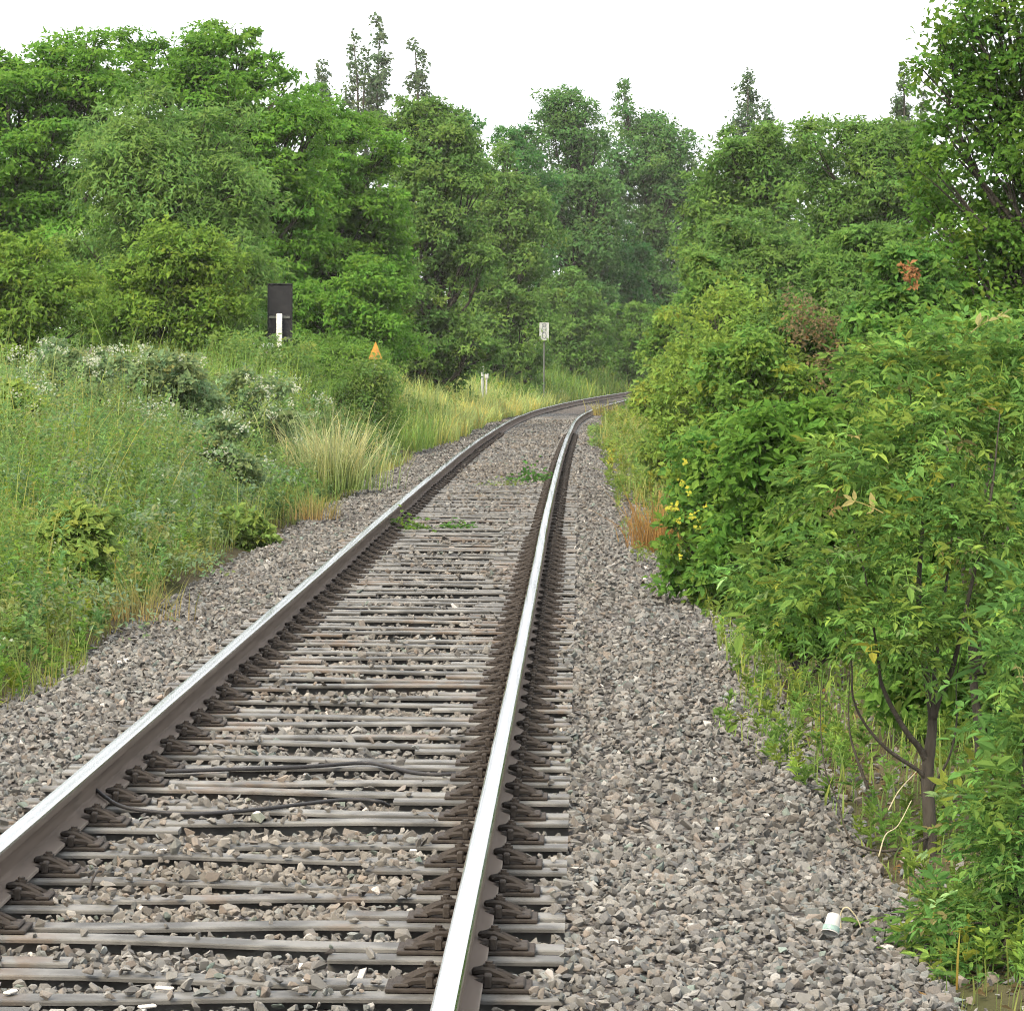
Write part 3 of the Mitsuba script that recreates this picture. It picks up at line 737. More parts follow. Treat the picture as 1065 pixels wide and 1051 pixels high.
def herbs(m, s0, s1, o0, o1, per, height, rgb, leaf=0.06, nleaf=20, keep=None, aspect=0.4, flowers=0.0, flower=(0.5, 0.52, 0.44), clump=0.9):
    s, off, p = scatter(s0, s1, o0, o1, per)
    if keep is not None:
        k = keep(s, off); s, off, p = s[k], off[k], p[k]
    n = len(s)
    if not n:
        return
    h = (height(s, off) if callable(height) else np.full(n, height)) * (0.5 + meshkit.fbm(np.stack([p[:, 0] * clump, p[:, 1] * clump, 0 * s], -1), 2, 4)) * np.exp(rng.normal(0, 0.15, n))
    a = rng.uniform(0, 2 * np.pi, n); l = np.abs(rng.normal(0, 0.18, n))
    ln = np.stack([np.cos(a) * l, np.sin(a) * l], 1)
    c = tints(rgb, n, 0.22, 0.16)
    blades(m, p, h, ln, 0.006 + 0 * h, c * 0.8, c, 2)
    u = np.sqrt(rng.uniform(0.06, 1.0, (n, nleaf)))
    q = p[:, None] + h[:, None, None] * (u[..., None] * A([0, 0, 0.97]) + np.concatenate([ln, np.zeros((n, 1))], 1)[:, None] * (u ** 2)[..., None])
    q = q.reshape(-1, 3); b = rng.uniform(0, 2 * np.pi, len(q))
    ax = np.stack([np.cos(b), np.sin(b), rng.uniform(-0.3, 0.7, len(q))], 1)
    nr = np.stack([-0.4 * np.cos(b), -0.4 * np.sin(b), 0 * b + 0.9], 1) + rng.normal(0, 0.3, (len(q), 3))
    sz = leaf * (1.35 - 0.75 * u.reshape(-1))
    leaves(m, q, nr, sz, np.repeat(c, nleaf, 0) * tints((1, 1, 1), len(q), 0.15, 0.06), aspect, 4, ax)
    if flowers > 0:
        k = rng.random(n) < flowers
        top = (p + h[:, None] * (A([0, 0, 0.98]) + np.concatenate([ln, np.zeros((n, 1))], 1)))[k]
        t = np.repeat(top, 14, 0); t = t + rng.normal(0, 0.03, t.shape)
        leaves(m, t, rng.normal(0, 0.4, t.shape) + [0, -0.3, 1], 0.022, tints(flower, len(t), 0.12, 0.05), 0.9, 4)


rng = np.random.default_rng(33)
edge = lambda s: -1.86 - 0.22 * (meshkit.noise(np.stack([s * 0.35, 0 * s, 0 * s], -1), 6) - 0.5) * 2
kl = lambda s, off: off < edge(s) + np.interp(s, [66, 72], [0, 0.35])
hl = lambda s, off: np.interp(-off, [1.7, 2.1, 2.7, 3.4, 5, 9], [0.16, 0.32, 0.62, 0.82, 0.85, 0.8])
g1 = MB()
grass(g1, 15, 40, -7.5, -1.7, 85, lambda s, o: 0.75 * hl(s, o), (0.2, 0.24, 0.08), (0.26, 0.33, 0.12), 0.007, kl)
grass(g1, 40, 58, -11, -1.7, 45, lambda s, o: 0.85 * hl(s, o), (0.16, 0.26, 0.08), (0.22, 0.34, 0.12), 0.011, kl, levels=2)
grass(g1, 15, 60, -2.8, -1.6, 150, 0.2, (0.22, 0.2, 0.08), (0.24, 0.3, 0.08), 0.006, kl)
obj('tall_grass', g1.ply('foliage'), None, 'tall green and yellowish grass on the bank left of the track', 'grass', None, 'stuff')
g2 = MB()
herbs(g2, 15, 40, -7.5, -1.9, 24, lambda s, o: 0.95 * hl(s, o), (0.18, 0.28, 0.1), 0.07, 32, kl, 0.42, 0.025)
herbs(g2, 40, 60, -11, -1.9, 16, lambda s, o: 1.0 * hl(s, o), (0.2, 0.29, 0.11), 0.085, 28, kl, 0.44, 0.08)
herbs(g2, 15, 34, -5.0, -1.75, 26, lambda s, o: 0.8 * hl(s, o), (0.2, 0.31, 0.06), 0.055, 28, kl, 0.5)
TINTS = A([[0.25, 0.32, 0.19], [0.22, 0.31, 0.08], [0.15, 0.27, 0.07], [0.28, 0.3, 0.11], [0.23, 0.31, 0.17], [0.28, 0.31, 0.14]])
for s0, s1, o0, n, lf, cnt in ((17, 27, -4.2, 60, 0.042, 420), (27, 40, -6.0, 80, 0.05, 380), (40, 57, -8.5, 95, 0.065, 300)):
    for _ in range(n):
        a, o = rng.uniform(s0, s1), rng.uniform(o0, -2.15)
        p = line(a, o); h = float(hl(a, o)) * rng.uniform(0.75, 1.15)
        r = rng.uniform(0.22, 0.45) * min(1, 0.5 + h)
        cz = ground_at(p[0], p[1])
        tone = TINTS[rng.choice(6, p=[.3, .16, .16, .12, .16, .1] if a > 27 else [.1, .3, .25, .2, .05, .1])]
        mb = crown([(A([p[0], p[1], cz + h * 0.5]), A([r, r, h * 0.48])), (A([p[0] + rng.normal(0, r), p[1] + rng.normal(0, r), cz + h * 0.3]), A([r, r, h * 0.3]))], cnt, lf, tone, aspect=rng.uniform(0.35, 0.6), hue=0.14, k=0.2)
        for v, f, c in zip(mb.v, mb.f, mb.c):
            g2.v.append(v); g2.f.append(f + (g2.n - (f.min()))); g2.c.append(c); g2.n += len(v)
        if a > 36 and rng.random() < 0.45:
            k = rng.integers(1, 5)
            t = np.repeat(A([p[0], p[1], cz + h * 0.96]) + rng.normal(0, r * 0.6, (k, 3)) * [1, 1, 0.15], 22, 0); t = t + rng.normal(0, 0.045, t.shape)
            leaves(g2, t, rng.normal(0, .5, t.shape) + [0, -.4, .8], .028, tints((0.46, 0.48, 0.41), len(t), .15, .06), .8, 4)
for x, y, Yd, r in ((386, 392, 62.4, .3), (400, 402, 62.5, .3), (372, 394, 62.3, .3), (280, 374, 57.5, .36), (300, 376, 57.3, .34), (262, 372, 57.2, .36), (318, 380, 58, .34), (240, 372, 56.5, .36)):
    p = at(x, y, Yd); cz = ground_at(p[0], Yd)
    mb = crown([(p, A([r, r, r])), (A([p[0], Yd, (p[2] + cz) / 2]), A([r, r, (p[2] - cz) / 2]))], 1500, 0.07, (0.2, 0.3, 0.09), aspect=0.5, hue=0.14)
    for v, f, c in zip(mb.v, mb.f, mb.c):
        g2.add(v, f - f.min(), c)
obj('weeds', g2.ply('foliage'), None, 'tangled grey-green leafy weeds with pale flower heads growing on the left bank', 'weeds', None, 'stuff')
g3 = MB()
grass(g3, 54, 63, -6.5, -3.2, 200, 0.95, (0.14, 0.25, 0.05), (0.25, 0.37, 0.1), 0.014, None, 0.22, 2, 0.5, 0.12)
obj('reed_grass', g3.ply('foliage'), None, 'fresh green grass between the black board and the rounded shrub', 'grass', None, 'stuff')
g4 = MB()
grass(g4, 66, 76, -3.4, -1.7, 120, 0.5, (0.14, 0.22, 0.05), (0.2, 0.3, 0.08), 0.016, None, 0.3, 2)
grass(g4, 68, 128, -6.5, -1.4, 120, 0.42, (0.26, 0.32, 0.1), (0.4, 0.44, 0.18), 0.022, kl, 0.35, 2)
herbs(g4, 69, 150, -9, -2.2, 3, 0.6, (0.16, 0.26, 0.06), 0.13, 18, kl)
obj('meadow_grass', g4.ply('foliage'), None, 'straw yellow low grass left of the track before the curve', 'grass', None, 'stuff')
g5 = MB()
grass(g5, 118, 180, -8, -1.7, 25, 0.6, (0.14, 0.2, 0.06), (0.2, 0.29, 0.08), 0.035, kl, 0.35, 2)
herbs(g5, 118, 180, -8, -2.0, 3, 0.7, (0.13, 0.23, 0.06), 0.16, 18, kl)
obj('verge_grass', g5.ply('foliage'), None, 'green grass along the outer side of the far curve', 'grass', None, 'stuff')
g6 = MB()
kr = lambda s, off: off > 2.0 + 0.3 * (meshkit.noise(np.stack([s * 0.4, 0 * s + 5, 0 * s], -1), 6) - 0.5) * 2
grass(g6, 12.5, 42, 1.7, 4.2, 110, lambda s, o: np.interp(o, [1.7, 2.3, 3, 6], [0.1, 0.17, 0.28, 0.5]) * np.interp(s, [16, 22], [0.6, 1]), (0.2, 0.26, 0.08), (0.27, 0.36, 0.11), 0.007, kr)
herbs(g6, 9.2, 13, 2.3, 3.4, 60, 0.17, (0.15, 0.26, 0.06), 0.05, 16)
grass(g6, 9.2, 13, 2.15, 3.4, 90, 0.1, (0.22, 0.22, 0.09), (0.24, 0.32, 0.1), 0.005)
herbs(g6, 11, 42, 1.75, 4.2, 26, lambda s, o: np.interp(o, [1.7, 2.3, 3, 6], [0.12, 0.24, 0.4, 0.7]) * np.interp(s, [16, 22], [0.6, 1]), (0.17, 0.26, 0.06), 0.055, 20, kr)
patchy = lambda s, o: meshkit.fbm(np.stack([s * 0.35, o * 1.6, 0 * s], -1), 2, 3) + 0.14 * (o - 2.2) > 0.44
grass(g6, 42, 110, 1.3, 4, 60, 0.26, (0.24, 0.26, 0.1), (0.32, 0.35, 0.13), 0.014, patchy, 0.45, 2)
herbs(g6, 30, 46, 1.45, 2.2, 9, 0.16, (0.22, 0.3, 0.09), 0.05, 14)
herbs(g6, 44, 85, 1.12, 2.6, 30, 0.24, (0.22, 0.31, 0.1), 0.07, 18, patchy)
herbs(g6, 42, 110, 1.4, 4, 7, 0.35, (0.22, 0.29, 0.07), 0.09, 18)
obj('verge_weeds', g6.ply('foliage'), None, 'yellowish grass and weeds along the right edge of the gravel', 'grass', None, 'stuff')


s_, o_, p_ = scatter(8.8, 30, 2.0, 4.5, 130)
lit = MB(); p_[:, 2] += 0.008
leaves(lit, p_, rng.normal(0, .35, p_.shape) + [0, 0, 1], .045, tints((0.16, 0.12, 0.07), len(p_), .35, .15), .55, 4, rng.normal(size=p_.shape) * [1, 1, .15])
obj('leaf_litter', lit.ply('foliage'), None, 'brown dead leaves on the soil under the right bushes', 'leaf litter', None, 'stuff')
s_, o_, p_ = scatter(8.6, 24, 2.05, 2.9, 170)
k = rng.random(len(p_)) < np.interp(o_, [2.05, 2.5, 2.9], [1, .7, .1]); p_ = p_[k]
Rm = rotations(len(p_)); sh = [stone_shape(9) for _ in range(12)]; lit = MB()
for i_ in range(len(p_)):
    v, f = sh[i_ % 12]; r_ = min(.036, .021 * math.exp(rng.normal(0, .3)))
    lit.add(v @ Rm[i_].T * r_ + p_[i_] + [0, 0, r_ * .3], f, TONES[rng.integers(0, 8)] * math.exp(rng.normal(0, .15)))
obj('stray_stones', lit.ply('stone'), None, 'loose grey stones scattered on the soil beyond the right ballast edge', 'stones', None, 'stuff')


def tuft(label, px, py, z, n, h, spread, low, high, width=0.007, name='grass_tuft', cat='grass', lean=0.35, group=None):
    c = on_plane(px, py, z); m = MB()
    p = c + np.concatenate([rng.normal(0, spread, (n, 2)), np.zeros((n, 1))], 1)
    hh = h * np.exp(rng.normal(-0.1, 0.28, n)); a = rng.uniform(0, 2 * np.pi, n); l = np.abs(rng.normal(0, lean, n))
    out = unit(p[:, :2] - c[:2]) * 0.25
    blades(m, p, hh, np.stack([np.cos(a) * l, np.sin(a) * l], 1) + out, width * np.ones(n), tints(low, n), tints(high, n))
    return obj(name, m.ply('foliage'), None, label, cat, group)


tuft('tall straw coloured grass tuft at the left ballast edge before the fresh green hump', 347, 508, 0.0, 700, 0.72, 0.27, (0.22, 0.3, 0.1), (0.52, 0.47, 0.28), 0.012, lean=0.25)
tuft('rust brown withered grass tuft at the right edge of the gravel', 684, 578, -0.1, 360, 0.5, 0.11, (0.33, 0.18, 0.07), (0.36, 0.22, 0.09), 0.008)
tuft('reddish dry grass tuft beside the straw tuft on the left', 325, 540, -0.05, 140, 0.26, 0.12, (0.3, 0.2, 0.1), (0.28, 0.28, 0.1), 0.008)
tuft('reddish brown grass tuft at the left ballast edge, nearest one', 150, 645, -0.05, 130, 0.3, 0.13, (0.28, 0.2, 0.1), (0.26, 0.27, 0.09), 0.006)
tuft('yellowish small tuft at the far right rail where the line bends', 628, 432, -0.1, 90, 0.35, 0.22, (0.3, 0.22, 0.08), (0.32, 0.3, 0.1), 0.02)


def weed(label, px, py, n, r, h, rgb, leaf=0.05, z=-0.03):
    c = on_plane(px, py, z); m = MB()
    q = c + rng.normal(size=(n, 3)) * [r, r, 0]; q[:, 2] = c[2] + np.abs(rng.normal(0, 1, n)) * h * np.exp(-np.sum((q[:, :2] - c[:2]) ** 2, 1) / (2 * r * r))
    out = unit(q - c); out[:, 2] = rng.uniform(-0.1, 0.7, n)
    leaves(m, q, out * 0.2 + rng.normal(0, 0.4, (n, 3)) + [0, 0, 0.9], leaf, tints(rgb, n, 0.25, 0.12), 0.55, 6, out + rng.normal(0, 0.4, (n, 3)))
    t = thing('weed', label, 'weed', 'weeds between the rails')
    obj('leaves', m.ply('foliage'), t, kind='stuff')
    sm = MB()
    for _ in range(12):
        e = q[rng.integers(n)]
        sm.add(*tube(bez(c - [0, 0, .02], (c + e) / 2 + [0, 0, 0.02], e, 4), [0.003, 0.003, 0.002, 0.001], 4))
    obj('stem', sm.ply('foliage_stem'), t)


scene['foliage_stem'] = {'type': 'twosided', 'bsdf': {'type': 'diffuse', 'reflectance': {'type': 'rgb', 'value': [0.14, 0.17, 0.06]}}}
weed('green weed growing beside the left rail between the rails', 420, 553, 420, 0.16, 0.09, (0.11, 0.19, 0.04))
weed('small green weed in the middle between the rails', 477, 552, 240, 0.11, 0.06, (0.08, 0.17, 0.04))
weed('green weed growing against the right rail between the rails', 553, 503, 420, 0.22, 0.13, (0.07, 0.16, 0.04), 0.07)
weed('sparse yellowish weed left of the weed at the right rail', 522, 507, 160, 0.22, 0.06, (0.16, 0.2, 0.06), 0.06)

# ------------------------------------------------------------------ trackside objects
# black board on a white post, seen from behind
c = at(291, 325, 60.0); w, h = 25.5 / F * 60, 60 / F * 60
t = thing('signal_board', 'black upright rectangular board on a white post standing in the left bank grass', 'signal board')
m = MB(); v, f = box(c[0] - w / 2, c[0] + w / 2, 60.06, 60.1, c[2] - h / 2, c[2] + h / 2, 0.006); m.add(v, f)
obj('board', m.ply('black_paint'), t)
m = MB()
for x0, x1, z0, z1 in ((-w / 2 - .004, -w / 2 + .012, -h / 2, h / 2), (w / 2 - .012, w / 2 + .004, -h / 2, h / 2), (-w / 2 + .013, w / 2 - .013, h / 2 - .014, h / 2 + .003), (-w / 2 + .013, w / 2 - .013, -h / 2 - .003, -h / 2 + .014)):
    m.add(*box(c[0] + x0, c[0] + x1, 60.035, 60.0595, c[2] + z0, c[2] + z1, 0.003))
obj('rim', m.ply('black_paint'), t)
zt = at(290, 326, 60)[2]; x = at(290.5, 330, 60)[0]
m = MB().add(*box(x - .046, x + .046, 59.93, 60.03, ground_at(x, 60) - .3, zt, 0.008)); obj('post', m.ply('white_paint'), t, 'white post in front of the black board')
m = MB()
for dz in (-0.06, -0.4):
    m.add(*box(x - .17, x + .17, 60.031, 60.059, zt + dz - .02, zt + dz + .02, 0.003))
obj('bracket', m.ply('dark_metal'), t)

# orange triangle
c = at(390.5, 364.5, 63.2); w, h = 14.5 / F * 63.2, 17.5 / F * 63.2
t = thing('warning_triangle', 'small orange triangular sign just above the grass right of the black board', 'sign')
tri = lambda k, y0, y1: (A([[c[0] + a * w / 2 * k, y, c[2] + b * h / 2 * k] for y in (y0, y1) for a, b in ((-1, -1), (-.94, -1.0), (.94, -1.0), (1, -1), (.06, 1), (-.06, 1))]), None)
v = tri(1, 63.2, 63.212)[0]; hull = trimesh.convex.convex_hull(v)
obj('plate', MB().add(hull.vertices, hull.faces).ply('orange_paint'), t)
x, g = c[0], ground_at(c[0], 63.2)
obj('post', MB().add(*tube([[x, 63.24, g - .2], [x, 63.24, c[2] + h * .2]], 0.02, 10)).ply('grey_metal', 40), t)

# white post by the yellow grass
p = at(501.8, 385, 108.0); z1 = at(501.8, 369, 108)[2]; g = ground_at(p[0], 108)
t = thing('marker_post', 'thin white post standing at the back of the straw yellow grass', 'post')
m = MB(); m.add(*tube([[p[0], 108, g - .3], [p[0], 108, z1 - .05], [p[0], 108, z1]], [0.042, 0.04, 0.026], 12)); obj('pole', m.ply('dull_white', 40), t)
q = at(506, 391, 108)
m = MB().add(*box(q[0] - .05, q[0] + .06, 107.95, 108.07, q[2] - .07, q[2] + .08, 0.015)); obj('box', m.ply('grey_metal'), t, 'grey box on the side of the post')
m = MB().add(*tube([[q[0], 108.01, g - .2], [q[0], 108.01, q[2] - .07]], 0.022, 8)); obj('pole', m.ply('grey_metal', 40), t, 'thin grey leg under the box')

# small white sign with figures
DS = 122.0
c = at(566, 344.5, DS); w, h = 10 / F * DS, 18.5 / F * DS
t = thing('distance_sign', 'small white upright sign on a thin post before the far trees', 'sign')
obj('plate', MB().add(*box(c[0] - w / 2, c[0] + w / 2, DS, DS + .012, c[2] - h / 2, c[2] + h / 2, 0.003)).ply('dull_white'), t)
m = MB()
for txt, dz in (('8', 0.05), ('0', -h / 2 + 0.045)):
    tm = meshkit.text_mesh(txt, 0.22, 0.003, True); e = tm.bounds
    vv = A(tm.vertices); vv = np.stack([vv[:, 0] - (e[0][0] + e[1][0]) / 2 + c[0], DS - .002 - vv[:, 2], vv[:, 1] + c[2] + dz], -1)
    m.add(vv, A(tm.faces))
obj('figures', m.ply('sign_ink'), t)
g = ground_at(c[0], DS)
obj('post', MB().add(*tube([[c[0], DS + .045, g - .3], [c[0], DS + .045, c[2] + .2]], 0.03, 10)).ply('dark_metal', 40), t)
p = on_plane(583.5, 413.5, -0.1)
t = obj('marker_stone', MB().add(*box(p[0] - .1, p[0] + .1, p[1], p[1] + .16, -.3, p[2] + .28, .04)).ply('white_paint'), None, 'little white marker stone beside the outer rail of the far curve', 'marker stone')

# cables on the sleepers
def cable(label, pts, r, z=0.012):
    p = A([on_plane(x, y, z + dz) for x, y, dz in pts])
    return obj('cable', MB().add(*tube(smooth_path(p, 40), r, 8)).ply('cable_rubber', 60), None, label, 'cable', 'black cables across the track')


cable('black cable crossing the whole track from rail to rail, the farther one', [(172, 802, .0), (230, 800, .0), (296, 798, 0), (334, 796, .0), (379, 793, 0), (404, 797, 0), (430, 803, .0), (458, 805, 0), (487, 803, 0), (506, 796, 0.02)], 0.0082)
cable('black cable curving out from the left rail onto a sleeper, the nearer one', [(94, 816, .06), (110, 829, .03), (126, 838, .01), (152, 843, 0), (200, 846, 0), (262, 842, 0), (330, 834, 0), (366, 831, 0), (393, 833, 0.0), (405, 838, -.03)], 0.0075)
p0, p1, p2 = on_plane(105, 906, .02), on_plane(97, 918, .03), on_plane(90, 938, -.02)
obj('wire', MB().add(*tube(bez(p0, p1 + [0, 0, .05], p2, 8), 0.004, 6)).ply('rusty_iron', True), None, 'thin dark wire end sticking up near the left rail', 'wire')

# white and green plastic tub on the gravel
c = on_plane(865, 978, -0.06) + [0, 0, 0.035]
t = thing('plastic_tub', 'small white plastic tub lying tilted on the gravel near the right weeds', 'tub')
prof = 0.86 * A([[0.0, 0.0], [0.022, 0.0], [0.025, 0.004], [0.029, 0.066], [0.032, 0.068], [0.032, 0.071], [0.027, 0.071], [0.0235, 0.006], [0, 0.005]])
tub = trimesh.creation.revolve(prof, sections=24)
R = trimesh.transformations.euler_matrix(math.radians(158), math.radians(24), 0.3)
tub.apply_translation([0, 0, -0.035]); tub.apply_transform(R); tub.apply_translation(c + [0, 0, 0.012])
obj('cup', mikit.ply(tub, 'white_plastic', 40), t)
ring = trimesh.creation.revolve(0.86 * A([[0.0292, 0.046], [0.0302, 0.0465], [0.0312, 0.0655], [0.0302, 0.066]]), sections=24)
ring.apply_translation([0, 0, -0.035]); ring.apply_transform(R); ring.apply_translation(c + [0, 0, 0.012])
obj('band', mikit.ply(ring, 'green_plastic', 40), t, 'grey-green band round the rim of the tub')

# pale chips lying on sleepers and gravel
scene['pale_wood'] = {'type': 'twosided', 'bsdf': {'type': 'diffuse', 'reflectance': proc(lambda p, n, uv: mix((0.5, 0.48, 0.43), (0.72, 0.7, 0.66), fbm(p.x * 60, p.y * 60, p.z * 60)))}}
scene['dry_straw'] = {'type': 'twosided', 'bsdf': {'type': 'diffuse', 'reflectance': proc(lambda p, n, uv: mix((0.3, 0.27, 0.17), (0.5, 0.46, 0.33), fbm(p.x * 40, p.y * 40, p.z * 40)))}}
for x, y, a, l, lb in ((168, 884, .9, .045, 'pale chip on a sleeper near the left rail, farthest of the pale chips'), (171, 1027, -.5, .05, 'pale chip on the farther beam of the nearest sleeper, left of the middle'), (153, 1046, .5, .05, 'pale chip on the nearer beam of the nearest sleeper, left of the middle'),
                       (11, 1031, 1.1, .05, 'pale chip in the bottom left corner of the photo'), (322, 1019, -.4, .04, 'pale chip on the nearest sleeper, midway between the rails'), (430, 884, .1, .025, 'tiny pale chip near the right rail')):
    p = on_plane(x, y, 0.006)
    v, f = box(-l / 2, l / 2, -.011, .011, -.004, .004, .003); v = v * [1, 1, 1] + np.stack([0 * v[:, 0], np.sin(v[:, 0] * 40) * .003, 0 * v[:, 0]], 1)
    ca, sa = math.cos(a), math.sin(a)
    obj('wood_chip', MB().add(np.stack([v[:, 0] * ca - v[:, 1] * sa, v[:, 0] * sa + v[:, 1] * ca, v[:, 2]], 1) + p, f).ply('pale_wood'), None, lb, 'wood chip', 'pale chips on the sleepers')
v, f = stone_shape(12)
obj('stone', mikit.ply((v * .022 + on_plane(540, 980, 0.012), f), 'stone', False, color=np.tile([0.5, 0.23, 0.08], (12, 1))), None, 'small orange stone on a sleeper end right of the right rail', 'stone')

# ------------------------------------------------------------------ the thin tree and bushes at the near right
def compound(n, length, lw):
    """A pinnate leaf along +x in its own frame, drooping: (vertices, triangles)."""
    m = MB()
    k = 2 * n + 1
    r = A([[length * u, 0, -0.28 * length * u * u] for u in np.linspace(0, 1, 5)])
    m.add(*tube(r, np.linspace(.0022, .001, 5), 3, False))
    u = np.linspace(0.3, 0.92, n)
    for i in range(k):
        if i == 2 * n:
            p, ax = r[-1], A([1, 0, -0.6])
        else:
            q = u[i // 2]; s = 1 if i % 2 else -1
            p = A([length * q, 0, -0.28 * length * q * q]); ax = A([0.62, s * 0.9, -0.35 + rng.normal(0, .12)])
        leaves(m, p[None], A([[0.1, 0, 1.0]]) + rng.normal(0, .3, (1, 3)), lw * rng.uniform(.6, 1.2), A([[1, 1, 1]]), 0.42, 6, ax[None])
    return np.vstack(m.v), np.vstack(m.f)


def sprigs(t, centres, n, length, rgb, lw, most=300, droop=0.2):
    """Compound leaves round the crown's clumps: the largest in view as parts, the rest as one."""
    kinds = [compound(rng.integers(2, 4), length * rng.uniform(.75, 1.15), lw) for _ in range(16)]
    C = A([c for c, _ in centres]); R = A([np.broadcast_to(r, (3,)) for _, r in centres])
    w = R[:, 0] ** 2; g = rng.choice(len(C), n, p=w / w.sum())
    d = ball(n); d[:, 2] = np.where(d[:, 2] < -.5, -d[:, 2], d[:, 2])
    pos = C[g] + d * R[g] * rng.uniform(0.45, 1.0, (n, 1))
    ax = unit(d * [1, 1, .5] + rng.normal(0, .35, (n, 3)) + [0, 0, -droop])
    up = unit(A([0, 0, 1.0]) + d * .45 + rng.normal(0, .3, (n, 3))); up = unit(up - ax * np.sum(up * ax, 1, keepdims=True))
    sd = np.cross(up, ax); sc = np.exp(rng.normal(0, .2, n)); col = tints(rgb, n, .26, .2)
    odd = rng.random(n); col[odd < .02] = tints((.24, .31, .13), int((odd < .02).sum())); col[odd > .993] = tints((.3, .25, .12), int((odd > .993).sum()))
    dist = (pos - EYE) @ fwd; fx, fy = (pos - EYE) @ RIGHT / dist * F, (pos - EYE) @ UP / dist * F
    seen = (np.abs(fx) < 525) & (np.abs(fy) < 520)
    rank = np.argsort(-(seen * (10 - (pos[:, 1] - C[:, 1].mean())) * sc)); parts = set(rank[:most].tolist())
    rest = MB()
    for i in range(n):
        v, f = kinds[i % 16]
        V = pos[i] + (v[:, :1] * ax[i] + v[:, 1:2] * sd[i] + v[:, 2:] * up[i]) * sc[i]
        c = np.tile(col[i], (len(v), 1))
        if i in parts:
            obj('leaf', mikit.ply((V, f), 'foliage', False, color=c * GREEN), t)
        else:
            rest.add(V, f, c)
    if rest.n:
        obj('leaves', rest.ply('foliage'), t, kind='stuff')


rng = np.random.default_rng(55)
D1 = 13.9
P1 = lambda x, y, d=0.0: at(x, y, D1 + d)
t = thing('thin_tree', 'thin young tree with slim dark trunk and drooping leaves at the gravel edge', 'tree')
base = P1(967, 888); base[2] = min(base[2], ground_at(base[0], D1) + .0) - .05
obj('trunk', MB().add(*tube(smooth_path([base, P1(967, 860), P1(964.5, 806), P1(970, 748), P1(963, 700), P1(955, 620, .1), P1(960, 520, .2), P1(945, 400, .2)], 26), np.interp(np.linspace(0, 1, 26), [0, .3, .42, 1], [.027, .0245, .018, .003]), 9)).ply('bark', True), t)
for pts, r in (([P1(970, 748), P1(976, 726, -.05), P1(984, 708, -.1), P1(992, 690, -.15), P1(1010, 610, -.2), P1(1030, 520, -.2), P1(1040, 430, -.2)], .019),
               ([P1(968, 765), P1(972, 713, .05), P1(973, 690, .1), P1(985, 600, .2), P1(1000, 470, .3)], .016),
               ([P1(964, 792), P1(956, 777, -.03), P1(943, 761, -.08), P1(927, 734, -.12), P1(916, 708, -.15), P1(914, 690, -.15), P1(900, 600, -.1), P1(880, 520, 0)], .016),
               ([P1(964, 812), P1(955, 801, -.03), P1(924, 780, -.1), P1(900, 753, -.15), P1(887, 724, -.2), P1(884, 680, -.2), P1(860, 580, -.1)], .011),
               ([P1(966, 868), P1(959, 873, -.05), P1(930, 884, -.1), P1(900, 882, -.15), P1(882, 868, -.15), P1(871, 833, -.1), P1(858, 798, -.1), P1(853, 740, 0), P1(856, 690, .1)], .008),
               ([P1(968, 825), P1(974, 812, -.05), P1(988, 785, -.1), P1(995, 748, -.1), P1(995, 705, -.1), P1(1005, 650, 0)], .007),
               ([P1(903, 820, .1), P1(890, 785, .1), P1(883, 753, .1), P1(884, 690, .1)], .008)):
    k = 5 * len(pts)
    obj('branch', MB().add(*tube(smooth_path(pts, k), np.linspace(r * .9, r * .12, k), 7)).ply('bark', True), t)
cl = [(P1(x, y, dy), r / F * D1) for x, y, dy, r in ((925, 660, -.3, 48), (880, 600, -.1, 58), (960, 560, -.3, 58), (1030, 560, -.2, 55), (900, 500, .1, 62), (980, 460, 0, 62), (1060, 460, .1, 60), (840, 640, .1, 50), (1050, 640, -.1, 45),
      (930, 400, .3, 60), (1010, 390, .3, 55), (800, 610, .4, 50), (1090, 380, .3, 60), (860, 520, .4, 50), (940, 690, -.2, 30), (1010, 650, -.2, 34))]
sprigs(t, cl, 2700, 0.1, (0.145, 0.245, 0.065), 0.037)

t = thing('bush', 'low green bush with drooping leaves in the bottom right corner', 'bush', 'bushes at the right gravel edge')
D0 = 11.6
P0 = lambda x, y, d=0.0: at(x, y, D0 + d)
g0 = P0(1040, 1040); g0[2] = ground_at(g0[0], D0) - .05
cl = [(P0(x, y, dy), r / F * D0) for x, y, dy, r in ((1064, 765, .1, 40), (1065, 700, .2, 45), (1040, 880, .1, 40), (1050, 850, 0, 55), (975, 965, 0, 40), (1010, 960, -.15, 48), (1060, 940, 0, 50), (950, 1010, -.1, 30), (1000, 1010, -.3, 28), (1090, 800, .2, 70), (1090, 640, .4, 50), (1085, 1000, .1, 50), (1060, 1040, -.3, 40), (1010, 1050, -.4, 30), (955, 985, -.1, 28), (985, 1030, -.35, 34), (1040, 1015, -.35, 40), (1060, 900, -.1, 40), (1045, 825, .3, 34))]
m = MB()
for c, r in cl:
    m.add(*tube(bez(g0 + [rng.normal(0, .05), rng.normal(0, .05), 0], (g0 + c) / 2 + [0.05, 0, .1], c, 9), np.linspace(.009, .003, 9), 6))
obj('stems', m.ply('bark', True), t)
sprigs(t, cl, 1150, 0.1, (0.14, 0.25, 0.07), 0.04)

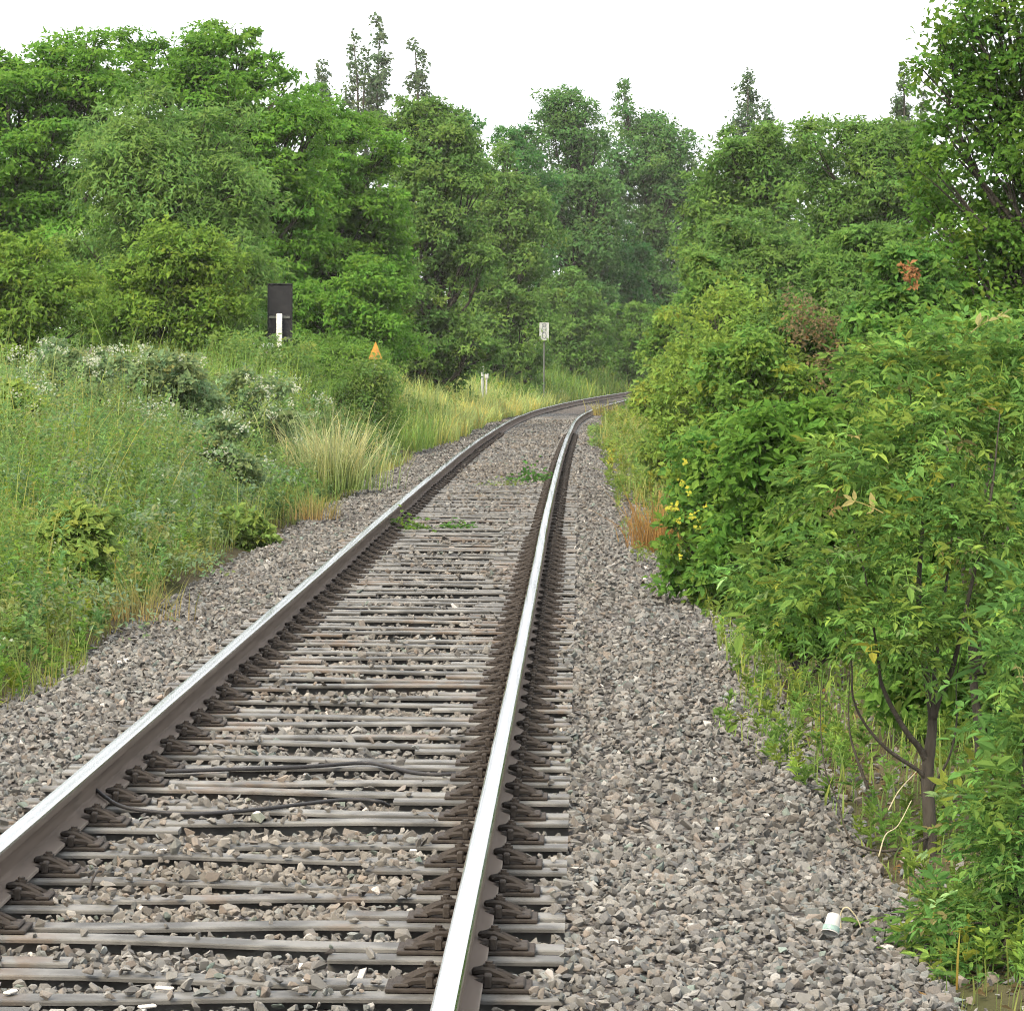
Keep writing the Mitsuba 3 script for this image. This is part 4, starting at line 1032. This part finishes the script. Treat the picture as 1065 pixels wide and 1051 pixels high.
t = thing('young_tree', 'young tree with dark trunk behind the bush at the right edge', 'tree')
D2 = 15.6
P2 = lambda x, y, d=0.0: at(x, y, D2 + d)
b = P2(1022, 850); b[2] = ground_at(b[0], D2) - .1
obj('trunk', MB().add(*tube(smooth_path([b, P2(1020, 800), P2(1018, 756), P2(1012, 700), P2(1010, 600), P2(1030, 480), P2(1035, 380)], 20), np.linspace(.03, .003, 20), 8)).ply('bark', True), t)
cl = [(P2(x, y, dy), r / F * D2) for x, y, dy, r in ((1000, 640, 0, 50), (1050, 600, .1, 60), (1020, 520, 0, 60), (1070, 480, .1, 60), (980, 430, .2, 50), (1045, 390, .2, 55), (1080, 690, 0, 50), (1050, 740, .2, 40))]
m = MB()
for c, r in cl:
    m.add(*tube(bez(P2(1014, 700), (P2(1012, 640) + c) / 2, c, 7), np.linspace(.014, .004, 7), 6))
obj('branches', m.ply('bark', True), t)
sprigs(t, cl, 640, 0.115, (0.13, 0.23, 0.06), 0.045, 200)

# dry stems and twigs
def stem(name, label, pts, r, mat, cat, z=None):
    p = A([at(x, y, d) for x, y, d in pts])
    return obj(name, MB().add(*tube(smooth_path(p, 22), np.linspace(r, r * .6, 22), 6)).ply(mat, True), None, label, cat)


stem('dry_stem', 'hooked pale grass stem standing beside the white tub', [(877, 984, 11.5), (874, 953, 11.5), (880, 943, 11.5), (889, 951, 11.5), (895, 963, 11.5), (897, 975, 11.5)], .0032, 'dry_straw', 'dry stem')
stem('dry_stem', 'pale straight dry stem leaning left of the thin trunk', [(924, 842, 13.7), (935, 822, 13.75), (953, 802, 13.8)], .0028, 'dry_straw', 'dry stem')
stem('dry_stem', 'pale crooked dry stem at the foot of the thin trunk', [(914, 890, 13.4), (921, 868, 13.5), (934, 858, 13.55), (948, 832, 13.6)], .0028, 'dry_straw', 'dry stem')
stem('dead_twig', 'grey dead twig lying in the bottom right corner', [(968, 1046, 11.0), (1000, 1033, 11.1), (1030, 1020, 11.2), (1052, 1011, 11.3)], .005, 'dry_straw', 'twig')
